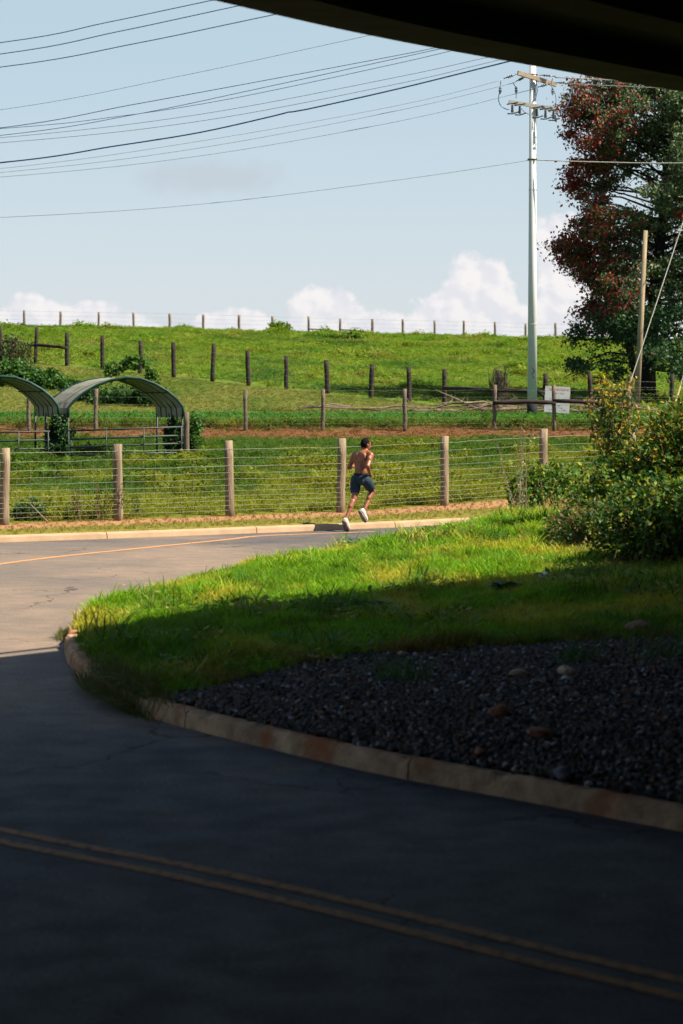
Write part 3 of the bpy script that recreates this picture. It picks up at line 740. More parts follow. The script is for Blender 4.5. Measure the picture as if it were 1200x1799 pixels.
# third fence, dark posts stepping up the hill
m3px = [(3, 570, 628), (62, 575, 634), (118, 584, 643), (180, 590, 650), (246, 597, 657), (305, 600, 662), (373, 606, 671), (437, 616, 680), (503, 625, 689), (575, 632, 699), (651, 639, 708), (719, 643, 712), (780, 647, 714), (875, 652, 715), (957, 655, 716), (1039, 657, 716), (1106, 658, 716), (1179, 660, 716)]
root3 = empty('wire_fence', (3.56, 84, 2.0)); tag(root3, 'third fence, nearly black posts stepping up the hillside to the left', 'fence')
f3 = []
for i, (px, pt, pb) in enumerate(m3px):
    yy = np.arange(79, 108, .05); xx = (px - PXC) * yy / F; k = int(np.argmin(np.abs(yy - f3_y(xx)))); x, y = float(xx[k]), float(yy[k]); z = float(terrain_z(x, y))
    h = max(1.15, HC - (pt - PYH) * y / F - z)
    o = bm_obj('post', post_mesh(random.uniform(.078, .095), h * random.uniform(.97, 1.04), None, 8, (random.uniform(-.05, .05), random.uniform(-.03, .03)), .93, 360 + i), MATS['wood_dark'], None, True); o.location = (x, y, z); child(o, root3); f3.append((Vector((x, y, z)), h))
for (a, ha), (b, hb) in zip(f3, f3[1:]):
    for hgt in (1.1, .9, .7, .5, .3):
        pts = [a.lerp(b, t) + Vector((0, -.11, hgt + random.uniform(-.015, .015))) for t in (0, .5, 1)]; wire_run('wire_strand', pts, .0045, root3, MATS['wire_dim'], 3)
for i, j, z0, z1 in ((0, 1, .72, .70), (1, 2, .70, .72), (12, 13, .62, .62), (13, 14, .62, .60)):
    a, b = f3[i][0], f3[j][0]; bm = bmesh.new()
    tube(bm, [a.lerp(b, t) + Vector((0, -.14, z0 + (z1 - z0) * t + .02 * math.sin(t * 4))) for t in (0, .25, .5, .75, 1)], [.06, .065, .065, .06, .06], 7, wob=.2); child(bm_obj('rail', bm, MATS['wood_dark'], None, True), root3)

# fence along the crest
cpx = [-20, 43, 106, 173, 235, 299, 357, 420, 480, 543, 597, 654, 708, 764, 815, 870, 923, 976, 1028, 1080]
ctop = np.interp(cpx, [0, 300, 600, 800, 1000, 1100], [544, 549, 559, 563, 569, 571])
rootc = empty('wire_fence', (0, 160, 6)); tag(rootc, 'farthest fence, thin posts along the crest of the hill against the sky', 'fence')
fc_ = []
for i, (px, pt) in enumerate(zip(cpx, ctop)):
    y = 161.0; x = (px - PXC) * y / F; z = float(terrain_z(x, y)); h = HC - (pt - PYH) * y / F - z
    o = bm_obj('post', post_mesh(random.uniform(.08, .10), h * random.uniform(.94, 1.05), None, 7, (random.uniform(-.05, .05), 0), .93, 390 + i), MATS['wood_crest'], None, True); o.location = (x, y, z); child(o, rootc); fc_.append((Vector((x, y, z)), h))
for (a, ha), (b, hb) in zip(fc_, fc_[1:]):
    for f in (.95, .72, .5):
        wire_run('wire_strand', [a + Vector((0, -.11, ha * f)), a.lerp(b, .5) + Vector((0, -.11, (ha + hb) / 2 * f - .02)), b + Vector((0, -.11, hb * f))], .004, rootc, MATS['wire_dim'], 3)
for i in (9, 10):
    a, b = fc_[i][0], fc_[i + 1][0]; bm = bmesh.new(); tube(bm, [a + Vector((0, -.14, .42)), a.lerp(b, .5) + Vector((0, -.14, .40)), b + Vector((0, -.14, .30))], .05, 6); child(bm_obj('rail', bm, MATS['wood_crest'], None, True), rootc)


# ------------------------------------------------------------------ utility pole, wires, guys, sign
PY_ = 78.0; pb = P(935, 738, PY_); pz0 = float(terrain_z(pb.x, PY_))
def up(px, py): return P(px, py, PY_)
pole = empty('utility_pole', (pb.x, PY_, pz0)); tag(pole, 'tall pale grey utility pole with two crossarms and a black base', 'utility pole')
def pt(name, bm, m, parent=pole, smooth=False):
    o = bm_obj(name, bm, MATS[m], None, smooth); child(o, parent) if parent is pole else None
    return o
bm = bmesh.new(); zt = up(935, 95).z; tube(bm, [(pb.x, PY_, pz0 + .5), (pb.x + .01, PY_, pz0 + 5), (pb.x + .02, PY_, zt)], [.158, .132, .10], 16); pt('shaft', bm, 'pole_paint', smooth=True)
bm = bmesh.new(); tube(bm, [(pb.x, PY_, pz0 - .2), (pb.x, PY_, pz0 + .56)], [.172, .17], 16); pt('dark_base', bm, 'pole_tar', smooth=True)
for py in (570, 334):
    c = up(935, py); bm = bmesh.new(); r = .158 - .058 * (c.z - pz0) / (zt - pz0) + .006; tube(bm, [(pb.x + .01, PY_, c.z - .012), (pb.x + .01, PY_, c.z + .012)], r, 16); pt('joint_ring', bm, 'arm_fibre', smooth=True)
a0 = up(908, 131) + Vector((0, -.20, 0)); a1 = up(977, 149) + Vector((0, -.20, 0))
def arm(name, p, q, w, h, m):
    d = q - p; rot = d.to_track_quat('X', 'Z'); bm = bmesh.new(); box(bm, (p + q) / 2, (d.length, w, h), rot); return pt(name, bm, m)
arm('crossarm', a0 + Vector((0, -.2, 0)), a1 + Vector((0, .2, 0)), .12, .13, 'crossarm_wood')
b0 = up(893, 180) + Vector((0, -.22, 0)); b1 = up(975, 193) + Vector((0, -.10, 0))
arm('crossarm', b0, b1, .10, .11, 'arm_fibre')
def insul(p, q, n=3):
    """A dead-end insulator string between two points."""
    bm = bmesh.new(); tube(bm, [p, q], .018, 6)
    for i in range(n):
        c = p.lerp(q, .35 + .3 * i / max(1, n - 1)); d = (q - p).normalized(); tube(bm, [c - d * .02, c + d * .02], [.05, .03], 8)
    return pt('insulator', bm, 'porcelain', smooth=True)
for s, e in (((906, 132), (884, 140)), ((923, 136), (905, 145)), ((965, 148), (944, 155)), ((914, 131), (957, 134)), ((975, 147), (998, 147)), ((945, 133), (975, 136))):
    insul(up(*s) + Vector((0, -.2, 0)), up(*e) + Vector((0, -.25, 0)))
def cable(name, pix, r, m, Y=PY_, dy=-.2):
    p2 = smooth_line([(a, b) for a, b in pix], 3.0); bm = bmesh.new(); tube(bm, [P(a, b, Y) + Vector((0, dy, 0)) for a, b in p2], r, 5); return pt(name, bm, m, smooth=True)
for pix in ([(879, 143), (878, 158), (875, 175), (879, 187), (888, 193), (894, 194)], [(900, 146), (905, 155), (906, 165), (906, 174)], [(970, 138), (968, 152), (974, 165), (976, 178), (975, 190)], [(1004, 148), (1001, 170), (996, 186), (985, 198), (973, 201)], [(944, 137), (941, 150), (938, 168), (934, 183), (930, 187)], [(915, 192), (922, 199), (930, 202)], [(940, 141), (943, 158), (940, 176)]):
    cable('jumper_wire', pix, .014, 'cable')
for q in ((878, 160), (906, 160), (970, 162)):
    c = up(*q) + Vector((0, -.2, 0)); bm = bmesh.new()
    for z, r in ((.10, .02), (.06, .045), (.0, .05), (-.05, .045), (-.1, .02)): tube(bm, [c + Vector((0, 0, z - .018)), c + Vector((0, 0, z + .018))], r, 8)
    pt('surge_arrester', bm, 'porcelain', smooth=True)
for px in (899, 912, 942, 957, 971):                                                # fuse cutouts hung under the lower arm
    y0 = 182 + (px - 893) * .16; bm = bmesh.new(); c = up(px, y0 + 10) + Vector((0, -.28, 0)); tube(bm, [c + Vector((0, 0, .13)), c - Vector((0, 0, .12))], [.035, .045], 8)
    tube(bm, [c + Vector((-.16, -.03, -.16)), c + Vector((.0, -.06, -.17)), c + Vector((.2, -.03, -.10))], .022, 5); tube(bm, [c + Vector((-.18, 0, .14)), c + Vector((.18, 0, .2))], .022, 5)
    pt('fuse_cutout', bm, 'steel_dark')
bm = bmesh.new(); box(bm, up(937, 281) + Vector((-.05, -.14, 0)), (.30, .06, .06)); pt('cable_bracket', bm, 'steel_dark')
bm = bmesh.new(); c = up(936, 655); tube(bm, [c + Vector((-.02, -.165, .18)), c + Vector((.05, -.16, .06)), c + Vector((-.03, -.165, -.04)), c + Vector((.03, -.165, -.18))], .018, 5); pt('number_tag', bm, 'steel_dark')

def extend_px(pix, left=-1400, right=None):
    p = np.array(pix, float); s = (p[1] - p[0]); sl = s[1] / s[0]
    # past the frame the wire levels out and climbs to its next support
    out = [(left, p[0][1] + sl * .2 * (left - p[0][0]) - .00005 * (left - p[0][0]) ** 2 ), (left * .4, p[0][1] + sl * .6 * (left * .4 - p[0][0]))] + [tuple(q) for q in p]
    if right: e = (p[-1] - p[-2]); out.append((right, p[-1][1] + e[1] / e[0] * (right - p[-1][0])))
    return out
def wire(pix, Y0, Y1, r, m, label, right=None, group=None):
    px = extend_px(pix, right=right); p2 = smooth_line(px, 25.0); x0, x1 = p2[0][0], p2[-1][0]
    pts = [P(a, b, Y0 + (Y1 - Y0) * (a - 0) / 900.0) for a, b in p2]
    bm = bmesh.new(); tube(bm, pts, r, 5); o = bm_obj('overhead_wire', bm, MATS[m], None, True); tag(o, label, 'wire')
    return o
wire([(0, 75), (190, 39), (375, 0)], 60, 57, .0145, 'cable', 'topmost overhead wire crossing the sky at upper left', 900)
wire([(0, 95), (210, 55), (420, 10)], 60, 57, .0145, 'cable', 'overhead wire second from the top at upper left', 900)
wire([(0, 118), (240, 76), (485, 25)], 60, 57, .0145, 'cable', 'overhead wire third from the top, lowest of the upper left three', 950)
wire([(0, 193), (320, 133), (650, 62)], 62, 58, .007, 'cable_pale', 'faint thin pale wire alone below the upper left three', 1100)
wire([(0, 225), (233, 184), (467, 141), (700, 97), (790, 79)], 62, 58, .010, 'cable', 'straight wire on top of the crossing bundle in mid sky', 1150)
wire([(0, 238), (233, 202), (467, 153), (700, 102), (800, 80)], 62.3, 58.3, .010, 'cable', 'wire crossing under the top wire of the mid sky bundle', 1150)
wire([(0, 226), (204, 205), (408, 173), (700, 111), (840, 78)], 62.6, 58.6, .009, 'cable', 'drooping wire that starts level with the bundle top at the left edge', 1150)
wire([(0, 242), (350, 201), (700, 135), (860, 100)], 63, 59, .008, 'cable_pale', 'upper of two pale wires just above the thick dark cable', 1150)
wire([(0, 251), (350, 213), (700, 147), (870, 107)], 63.3, 59.3, .008, 'cable_pale', 'lower of two pale wires just above the thick dark cable', 1150)
wire([(0, 286), (200, 257), (350, 233), (480, 204), (507, 197), (537, 192.5), (700, 156), (890, 109)], 63, 60, .019, 'cable_thick', 'thickest dark blue cable with a small kink, rising to the right', 1150)
wire([(0, 296), (350, 248), (700, 185), (884, 140)], 74, 77.8, .010, 'cable_pale', 'wire from the left to the left end of the top crossarm')
wire([(0, 303), (350, 260), (700, 194), (905, 145)], 74.5, 77.75, .010, 'cable_pale', 'wire from the left to the middle of the top crossarm')
wire([(0, 311), (350, 274), (700, 213), (944, 155)], 75, 77.75, .010, 'cable_pale', 'wire from the left to the right end of the top crossarm')
wire([(0, 382), (350, 359), (700, 316), (934, 281)], 76, 77.9, .010, 'cable_pale', 'lowest wire, sagging across the sky to a bracket halfway up the pole')
def wire_r(pix, m, label, r=.015):
    p2 = smooth_line(pix, 12.0); bm = bmesh.new(); tube(bm, [P(a, b, 77.85 - (a - 935) * .004) for a, b in p2], r, 5); tag(bm_obj('overhead_wire', bm, MATS[m], None, True), label, 'wire')
wire_r([(940, 281), (1060, 285), (1200, 286.5), (1500, 280)], 'cable_bright', 'pale wire crossing in front of the tree halfway up the pole', .018)
wire_r([(975, 136), (1080, 141), (1200, 146), (1500, 150)], 'cable_bright', 'pale wire from the top crossarm into the tree, upper one', .017)
wire_r([(998, 147), (1080, 151), (1200, 155), (1500, 158)], 'cable_bright', 'pale wire from the top crossarm into the tree, lower one', .017)

sy = 80.0; s0 = P(1117, 742, sy); s1 = P(1134, 405, sy); gz = float(terrain_z(s0.x, sy))
bm = bmesh.new(); tube(bm, [(s0.x, sy, gz - .2), s0.lerp(s1, .5), s1], [.108, .094, .072], 12); tag(bm_obj('guy_pole', bm, MATS['timber_pole'], None, True), 'bare leaning wooden pole in front of the tree', 'pole')
g0 = P(1098, 735, 77.5); g0.z = float(terrain_z(g0.x, 77.5)); g1 = P(1290, 120, 83)
ga = P(1102, 688, 77.6); gb_ = P(1200, 390, 80.0); e = gb_ + (gb_ - ga) * 1.2
bm = bmesh.new(); tube(bm, [ga + (ga - gb_) * .14, ga, gb_, e], .018, 5); tag(bm_obj('guy_wire', bm, MATS['cable_bright'], None, True), 'taut pale guy wire slanting up past the leaning wooden pole', 'wire')
ga2 = P(1178, 735, 76.5); gb2 = P(1205, 645, 77.2); e2 = gb2 + (gb2 - ga2) * 3
root = empty('guy_wire', ga2); tag(root, 'guy wire with a yellow guard sleeve at the right edge above the bush', 'wire')
bm = bmesh.new(); tube(bm, [ga2 - (gb2 - ga2) * .3, e2], .015, 5); child(bm_obj('strand', bm, MATS['cable_bright']), root)
bm = bmesh.new(); tube(bm, [ga2 - (gb2 - ga2) * .2, ga2.lerp(gb2, .62)], .038, 8); child(bm_obj('guard_sleeve', bm, MATS['guy_guard']), root)

def sign_material():
    m = bpy.data.materials.new('sign_print'); m.use_nodes = True; m.node_tree.nodes.clear(); N = NT(m.node_tree)
    u = N.new('ShaderNodeTexCoord').outputs['Object']; sp = N.new('ShaderNodeSeparateXYZ'); N.put(sp.inputs[0], u)
    x, z = sp.outputs[0], sp.outputs[2]
    mp = N.new('ShaderNodeMapping'); N.put(mp.inputs[0], u); mp.inputs['Scale'].default_value = (1, 1, .35); nz = N.noise(mp.outputs[0], 46, 2, .6)
    base = N.mix(N.rng(N.noise(u, 3, 4), .35, .7), (.66, .64, .63), (.58, .56, .55)); c = base
    def line(c, zc, hh, x0, x1, colr, th=.48):
        f = N.math('MULTIPLY', N.rng(N.math('ABSOLUTE', N.math('SUBTRACT', z, zc)), hh, hh * .6), N.math('MULTIPLY', N.rng(x, x0, x0 + .01), N.rng(x, x1, x1 - .01)))
        f = N.math('MULTIPLY', f, N.rng(nz, th - .04, th + .06)); return N.mix(N.math('MULTIPLY', f, .8), c, colr)
    red = (.45, .13, .11); gry = (.13, .12, .13)
    c = line(c, .31, .045, -.33, .36, red, .44)
    for zc, x0, x1 in ((.19, -.12, .2), (.09, -.05, .05), (-.0, -.25, .24), (-.10, -.28, .25), (-.19, -.1, .12), (-.26, -.08, .2), (-.33, -.26, .3)): c = line(c, zc, .026, x0, x1, gry, .5)
    b = N.new('ShaderNodeBsdfPrincipled'); N.put(b.inputs['Base Color'], c); b.inputs['Roughness'].default_value = .5
    o = N.new('ShaderNodeOutputMaterial'); N.l.new(b.outputs[0], o.inputs[0]); MATS['sign_print'] = m
sign_material()
SY = 76.3; sc0 = P(979, 702, SY); sr = empty('sign_board', (sc0.x, SY, float(terrain_z(sc0.x, SY)))); tag(sr, 'white sign board with small red and grey print on two metal legs', 'sign')
bm = bmesh.new(); box(bm, (0, 0, 0), (44 * SY / F, .03, 46 * SY / F)); o = bm_obj('board', bm, MATS['sign_print']); o.location = sc0; o.rotation_euler = (0, R(3), R(-6)); child(o, sr)
for dx in (-15, 14):
    bm = bmesh.new(); p = P(979 + dx, 700, SY); box(bm, (p.x, SY + .05, (sr.location.z + sc0.z + .2) / 2), (.055, .05, sc0.z + .2 - sr.location.z)); child(bm_obj('leg', bm, MATS['galvanised']), sr)


# ------------------------------------------------------------------ leaves
def leaf_object(name, C, D, Nn, L, W, colr, m, parent=None):
    """One mesh of folded leaves: centres C, directions D, normals Nn, lengths L, half widths W, colours."""
    C = np.asarray(C); D = D / np.linalg.norm(D, axis=1)[:, None]; S = np.cross(D, Nn); S /= (np.linalg.norm(S, axis=1)[:, None] + 1e-9); U = np.cross(S, D)
    n = len(C); V = np.zeros((n, 5, 3)); L = L[:, None]; W = W[:, None]
    V[:, 0] = C - D * L * .5; V[:, 1] = C + S * W + U * W * .25 - D * L * .08; V[:, 2] = C + D * L * .5 - U * L * .08; V[:, 3] = C - S * W + U * W * .25 - D * L * .08; V[:, 4] = C + D * 0
    me = bpy.data.meshes.new(name); V = V.reshape(-1, 3); b = np.arange(n) * 5
    T = np.stack([b, b + 1, b + 4, b + 1, b + 2, b + 4, b + 2, b + 3, b + 4, b + 3, b, b + 4], 1).reshape(-1, 3)
    me.vertices.add(len(V)); me.vertices.foreach_set('co', V.astype(np.float32).ravel())
    me.loops.add(T.size); me.loops.foreach_set('vertex_index', T.astype(np.int32).ravel())
    me.polygons.add(len(T)); me.polygons.foreach_set('loop_start', (np.arange(len(T)) * 3).astype(np.int32)); me.update(calc_edges=True)
    set_col(me, 'lcol', np.repeat(colr, 5, axis=0)); me.materials.append(m)
    o = bpy.data.objects.new(name, me); col.objects.link(o)
    if parent is not None: child(o, parent)
    return o
def rdir(n, up=0.0):
    d = rng.normal(size=(n, 3)); d[:, 2] += up; return d / np.linalg.norm(d, axis=1)[:, None]
def pick_cols(n, pal, w, jit=.25):
    pal = np.array(pal); c = pal[rng.choice(len(pal), n, p=np.array(w) / sum(w))]
    return np.clip(c * (1 + jit * (rng.random((n, 1)) * 2 - 1)), .002, 1)

def shrub(name, base, ell, canes, per, leaf, pal, w, label, cat='shrub', group=None, stem='stem_brown', reach=(.55, 1.08), tipc=None, clump=.08, droop=.15, zmin=None, srad=.008):
    """Arching canes from a base into an envelope, leafed along their outer length."""
    root = empty(name, base); tag(root, label, cat, group)
    (ex, ey, ez), (rx, ry, rz) = ell; bm = bmesh.new(); Cs = []; Ts = []; Ds = []
    for k in range(canes):
        d = rdir(1, .35)[0]; t = Vector((ex + d[0] * rx, ey + d[1] * ry, ez + d[2] * rz)); f = random.uniform(*reach); c0 = Vector((ex, ey, ez))
        t = c0 + (t - c0) * f
        if zmin is not None: t.z = max(t.z, zmin(t.x, t.y) + .03)
        b = Vector(base) + Vector((random.gauss(0, rx * .35), random.gauss(0, ry * .35), 0))
        if zmin is not None: b.z = float(zmin(b.x, b.y))
        mid = b.lerp(t, .55) + Vector((0, 0, droop * (t - b).length))
        pts = [(b * (1 - s) ** 2 + mid * 2 * s * (1 - s) + t * s * s) for s in (0, .25, .5, .75, 1)]
        tube(bm, pts, [srad, srad * .8, srad * .65, srad * .5, srad * .25], 4, caps=False)
        s = rng.random(per) ** .7 * .85 + .17
        for q in s:
            q = min(q, 1.0); p = b * (1 - q) ** 2 + mid * 2 * q * (1 - q) + t * q * q; Cs.append(p); Ts.append(q); Ds.append((t - mid).normalized())
    Cs = np.array([tuple(p) for p in Cs]); n = len(Cs); Cs = Cs + rng.normal(size=(n, 3)) * clump
    if zmin is not None: Cs[:, 2] = np.maximum(Cs[:, 2], zmin(Cs[:, 0], Cs[:, 1]) + .02)
    cols = pick_cols(n, pal, w); Ts = np.array(Ts)
    if tipc is not None:
        tip = (Ts > .86) & (rng.random(n) < .75); cols[tip] = pick_cols(int(tip.sum()), tipc, [1] * len(tipc))
    o = bm_obj('stems', bm, MATS[stem]); child(o, root)
    D = rdir(n) + np.array([tuple(d) for d in Ds]) * .6
    leaf_object('foliage', Cs, D, rdir(n, 1.2), leaf * (.6 + .8 * rng.random(n)), leaf * .3 * (.7 + .6 * rng.random(n)), cols, MATS['leaf'], root)
    return root

G_D = (.022, .075, .014); G_M = (.050, .125, .014); G_Y = (.170, .190, .014); Y_O = (.40, .26, .035); G_B = (.03, .075, .035)
iz = lambda x, y: island_z(x, y)
def bshrub(px, py, back, rx, ry, zc, rz, canes, per, leaf, pal, w, label, **k):
    p = hit(px, py, island_z, 24); y = p.y + back; x = (px - PXC) * y / F; z = float(island_z(x, y))
    return shrub(k.pop('name', 'shrub'), (x, y, z), ((x, y, z + zc), (rx, ry, rz)), canes, per, leaf, pal, w, label, zmin=iz, **k)
bshrub(1190, 1003, .9, 1.10, .85, .42, .60, 270, 55, .07, [G_D, G_M, G_Y, G_B], [3, 5, 2.4, 1.5], 'dense dark leafy bush at the right edge, low in front', clump=.055)
bshrub(1215, 985, 3.3, .98, 1.0, 1.08, .80, 270, 58, .075, [G_M, G_Y, G_D, Y_O], [5, 3.2, 2, .3], 'taller yellow green bush at the right edge behind the dark one', tipc=[G_Y, Y_O, G_M, G_M, G_D], clump=.06)
bshrub(1105, 965, 1.5, .78, .9, .52, .58, 240, 50, .07, [G_M, G_D, G_Y], [4, 2.2, 3], 'middle bush of the clump, glossy green, below the yellow tipped sprout', tipc=[G_Y, G_M, G_D, G_M], clump=.06)
bshrub(1045, 968, .6, .70, .8, .25, .36, 150, 34, .055, [G_M, G_D, (.20, .15, .05), (.12, .07, .03)], [3, 3, 2, 1], 'low twiggy bush with dry brown leaves at the left foot of the clump', clump=.06, reach=(.5, 1.25))
bshrub(1080, 955, 3.2, .42, .40, 1.50, .66, 62, 46, .065, [G_D, G_M, G_Y], [4, 3, 1.4], 'sprouting sapling with yellow orange tips rising from the bushes', name='sapling', reach=(.6, 1.15), tipc=[Y_O, (.36, .22, .05), G_Y], clump=.04, srad=.007)
for i, (px, py, lab) in enumerate(((1015, 905, 'straw coloured dry grass between the grass bank and the bushes'), (1040, 880, 'dry grass clump in front of the sapling foot'))):
    p = hit(px, py, island_z, 24); root = empty('dry_grass', p); tag(root, lab, 'grass'); n = 420
    C0 = np.array(p) + rng.normal(size=(n, 3)) * np.array([.28, .45, .0]); C0[:, 2] = island_z(C0[:, 0], C0[:, 1]) + .13
    leaf_object('blades', C0, rdir(n) * .5 + np.array([0, 0, 1.0]), rdir(n), .30 * (.6 + .8 * rng.random(n)), .006 * np.ones(n), pick_cols(n, [(.38, .26, .10), (.30, .20, .07), (.20, .18, .04)], [2, 2, 1]), MATS['leaf'], root)
# grassy mound over the foot of the last post
shrub('vine_mound', (3.75, 45.0, float(island_z(3.75, 43.0))), ((4.05, 46.6, .75), (.95, .5, .45)), 90, 40, .10, [G_M, (.06, .14, .02), G_Y], [3, 3, 1.5], 'trailing green vines heaped over the foot of the last near post', cat='vine', clump=.07)

def stalk_plant(name, base, h, n, label, cm, cat='plant', spread=.12, seed=0, group=None, head=(.24, .15, .06)):
    r = random.Random(seed); root = empty(name, base); tag(root, label, cat, group); bm = bmesh.new(); C = []; 
    for i in range(n):
        b = Vector(base) + Vector((r.gauss(0, spread), r.gauss(0, spread), 0)); t = b + Vector((r.gauss(0, h * .16), r.gauss(0, h * .1), h * r.uniform(.6, 1.05)))
        tube(bm, [b, b.lerp(t, .5) + Vector((r.gauss(0, .02), 0, 0)), t], [.006, .005, .003], 4)
        for q in range(14): C.append(tuple(b.lerp(t, r.uniform(.25, 1.0)) + Vector((r.gauss(0, .02), r.gauss(0, .02), 0))))
    child(bm_obj('stalks', bm, MATS[cm]), root); C = np.array(C); k = len(C)
    leaf_object('foliage', C, rdir(k, .8), rdir(k), .07 * (.6 + .8 * rng.random(k)), .014 * (.7 + .6 * rng.random(k)), pick_cols(k, [head, (.07, .10, .02)], [2, 1]), MATS['leaf'], root)
for i, (px, h, lab, hd) in enumerate(((140, .62, 'dead brown weed stalks left of the second near post', (.12, .075, .035)), (172, .66, 'tallest dry weed stalks just left of the second near post', (.13, .09, .035)), (188, .7, 'greenish seed stalks right beside the second near post', (.06, .10, .02)))):
    x = (px - PXC) * 45.2 / F; y = float(fence_y(x)) + .25; stalk_plant('weed', (x, y, float(terrain_z(x, y))), h, 7, lab, 'stem_brown', seed=i, head=hd)
x = (242 - PXC) * 46 / F; y = float(fence_y(x)) + .3; stalk_plant('weed', (x, y, float(terrain_z(x, y))), .5, 3, 'single dark green weed right of the second near post', 'stem_brown', spread=.03, seed=11, head=(.02, .07, .02))
x = 3.3; y = 42.6; stalk_plant('tall_grass', (x, y, float(island_z(x, y)) if island_z(x, y) > 0 else .1), 1.95, 9, 'tall straw coloured seed grass in front of the last near post', 'twig', spread=.16, seed=5, head=(.30, .24, .12))
shrub('shrub', ((55 - PXC) * 44.8 / F, 44.6, .15), (((52 - PXC) * 44.8 / F, 44.6, .33), (.42, .3, .3)), 40, 36, .06, [G_D, G_B, G_M], [3, 1, 1], 'small dark green bush behind the wire right of the first near post', clump=.05)
bm = bmesh.new(); sp0 = P(50, 882, 44.0); sp1 = P(86, 912, 43.9); sp1.z = float(terrain_z(sp1.x, sp1.y)) + .02; tube(bm, [sp0, sp0.lerp(sp1, .5), sp1], [.012, .014, .012], 5); tag(bm_obj('stick', bm, MATS['twig']), 'bare stick leaning on the wire beside the first near post', 'stick')

# weeds with broad leaves in the bank grass
def dock(px, py, n, L, label, pal=((.022, .085, .018), (.03, .10, .03)), seed=0):
    p = hit(px, py, island_z); root = empty('broadleaf_weed', p); tag(root, label, 'weed', 'broad leaved weeds in the bank grass'); r = random.Random(seed); V = []; Fc = []
    bm = bmesh.new()
    for i in range(n):
        a = r.uniform(0, 6.283); e = r.uniform(.15, .75); l = L * r.uniform(.45, 1.0); w = l * r.uniform(.20, .30); d = Vector((math.cos(a), math.sin(a), 0)); s = Vector((-d.y, d.x, 0)); rows = []
        for k, (t, ww) in enumerate(((0, .15), (.25, .6), (.5, 1), (.75, .75), (1, .05))):
            c = p + d * l * t * math.cos(e * (1 - .3 * t)) + Vector((0, 0, .03 + l * (math.sin(e) * t - .55 * t * t * math.sin(e))))
            rows.append([bm.verts.new(c - s * w * ww + Vector((0, 0, w * .25 * ww))), bm.verts.new(c), bm.verts.new(c + s * w * ww + Vector((0, 0, w * .25 * ww)))])
        for ra, rb in zip(rows, rows[1:]):
            for j in range(2): bm.faces.new((ra[j], ra[j + 1], rb[j + 1], rb[j]))
    o = bm_obj('leaves', bm, MATS['leaf'], None, True); nv = len(o.data.vertices); set_col(o.data, 'lcol', pick_cols(nv, pal, [1] * len(pal), .1)); child(o, root)
dock(425, 1066, 22, .24, 'dark broad leaved weed at the shadow edge, left part of the bank')
dock(655, 1070, 24, .24, 'broad leaved weed lying in the shade in the middle of the bank', seed=2)
dock(885, 1040, 30, .30, 'large dark broad leaved weed in the shade, right of the bank middle', seed=3)
dock(865, 1004, 20, .26, 'broad leaved weed just below the sunlit grass, above the larger one', seed=4)
dock(385, 1092, 20, .20, 'low weed with bluish leaves in the shade near the tip of the bank', ((.05, .11, .07), (.03, .09, .04)), seed=5)
dock(215, 1050, 8, .22, 'small weed standing on the sunlit tip of the bank by the kerb', ((.06, .13, .02), (.04, .11, .02)), seed=6)
dock(838, 978, 6, .26, 'single weed with one long leaf in the sunlit grass', ((.05, .12, .02), (.03, .10, .02)), seed=7)
dock(305, 1130, 20, .20, 'dark weed in the deepest shade near the bank tip', seed=8)

# hillside shrubs, bramble and vines
tz = lambda x, y: terrain_z(x, y)
def hshrub(px, py, Y, rx, rz, canes, per, leaf, pal, w, label, name='shrub', cat='shrub', **k):
    c = P(px, py, Y); z = float(terrain_z(c.x, Y)); return shrub(name, (c.x, Y, z), ((c.x, Y, max(c.z, z + .1)), (rx, rx * .8, rz)), canes, per, leaf, pal, w, label, cat, clump=.10, zmin=tz, srad=.012, **k)
hshrub(18, 664, 88, 1.15, .7, 100, 40, .16, [G_M, (.05, .13, .035), G_D], [3, 3, 2], 'bright green bush on the hill at the left edge')
hshrub(85, 684, 87, .95, .55, 80, 40, .16, [G_D, G_M, (.045, .12, .03)], [3, 2, 2], 'green bush on the hill above the gap between the shelters')
hshrub(20, 612, 96, 1.1, .55, 60, 22, .12, [(.06, .045, .03), G_D, (.09, .07, .03)], [3, 2, 1], 'brown leafless looking bramble around the rail at the left edge', stem='twig_dark')
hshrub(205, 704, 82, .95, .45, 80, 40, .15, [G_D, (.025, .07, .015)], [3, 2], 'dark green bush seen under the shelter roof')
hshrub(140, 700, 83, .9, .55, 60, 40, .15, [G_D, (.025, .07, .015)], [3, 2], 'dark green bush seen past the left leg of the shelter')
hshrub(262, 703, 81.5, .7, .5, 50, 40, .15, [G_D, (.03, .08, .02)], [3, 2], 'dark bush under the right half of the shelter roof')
hshrub(490, 577, 158, .9, .42, 40, 26, .2, [G_M, G_Y], [2, 1], 'round green bush standing on the crest of the hill')
hshrub(612, 601, 140, 1.0, .28, 30, 24, .2, [G_M, G_D, G_Y], [2, 1, 1], 'low green weeds clump just below the crest')
br = empty('bramble', P(200, 655, 86)); tag(br, 'leafy bramble cane arching over behind the shelter roof', 'bramble'); bm = bmesh.new(); Cl = []
for pix in ([(190, 668), (188, 650), (195, 640)], [(200, 655), (215, 640), (232, 630), (248, 634), (258, 648), (262, 664)], [(205, 650), (225, 642), (240, 648)], [(262, 668), (268, 655), (276, 668)]):
    p2 = smooth_line(pix, 2.0); pts = [P(a, b, 86) for a, b in p2]; tube(bm, pts, .014, 4)
    for p in pts:
        for _ in range(9): Cl.append(tuple(p + Vector((random.gauss(0, .07), random.gauss(0, .07), random.gauss(0, .07)))))
child(bm_obj('cane', bm, MATS['twig_dark']), br); Cl = np.array(Cl); n = len(Cl)
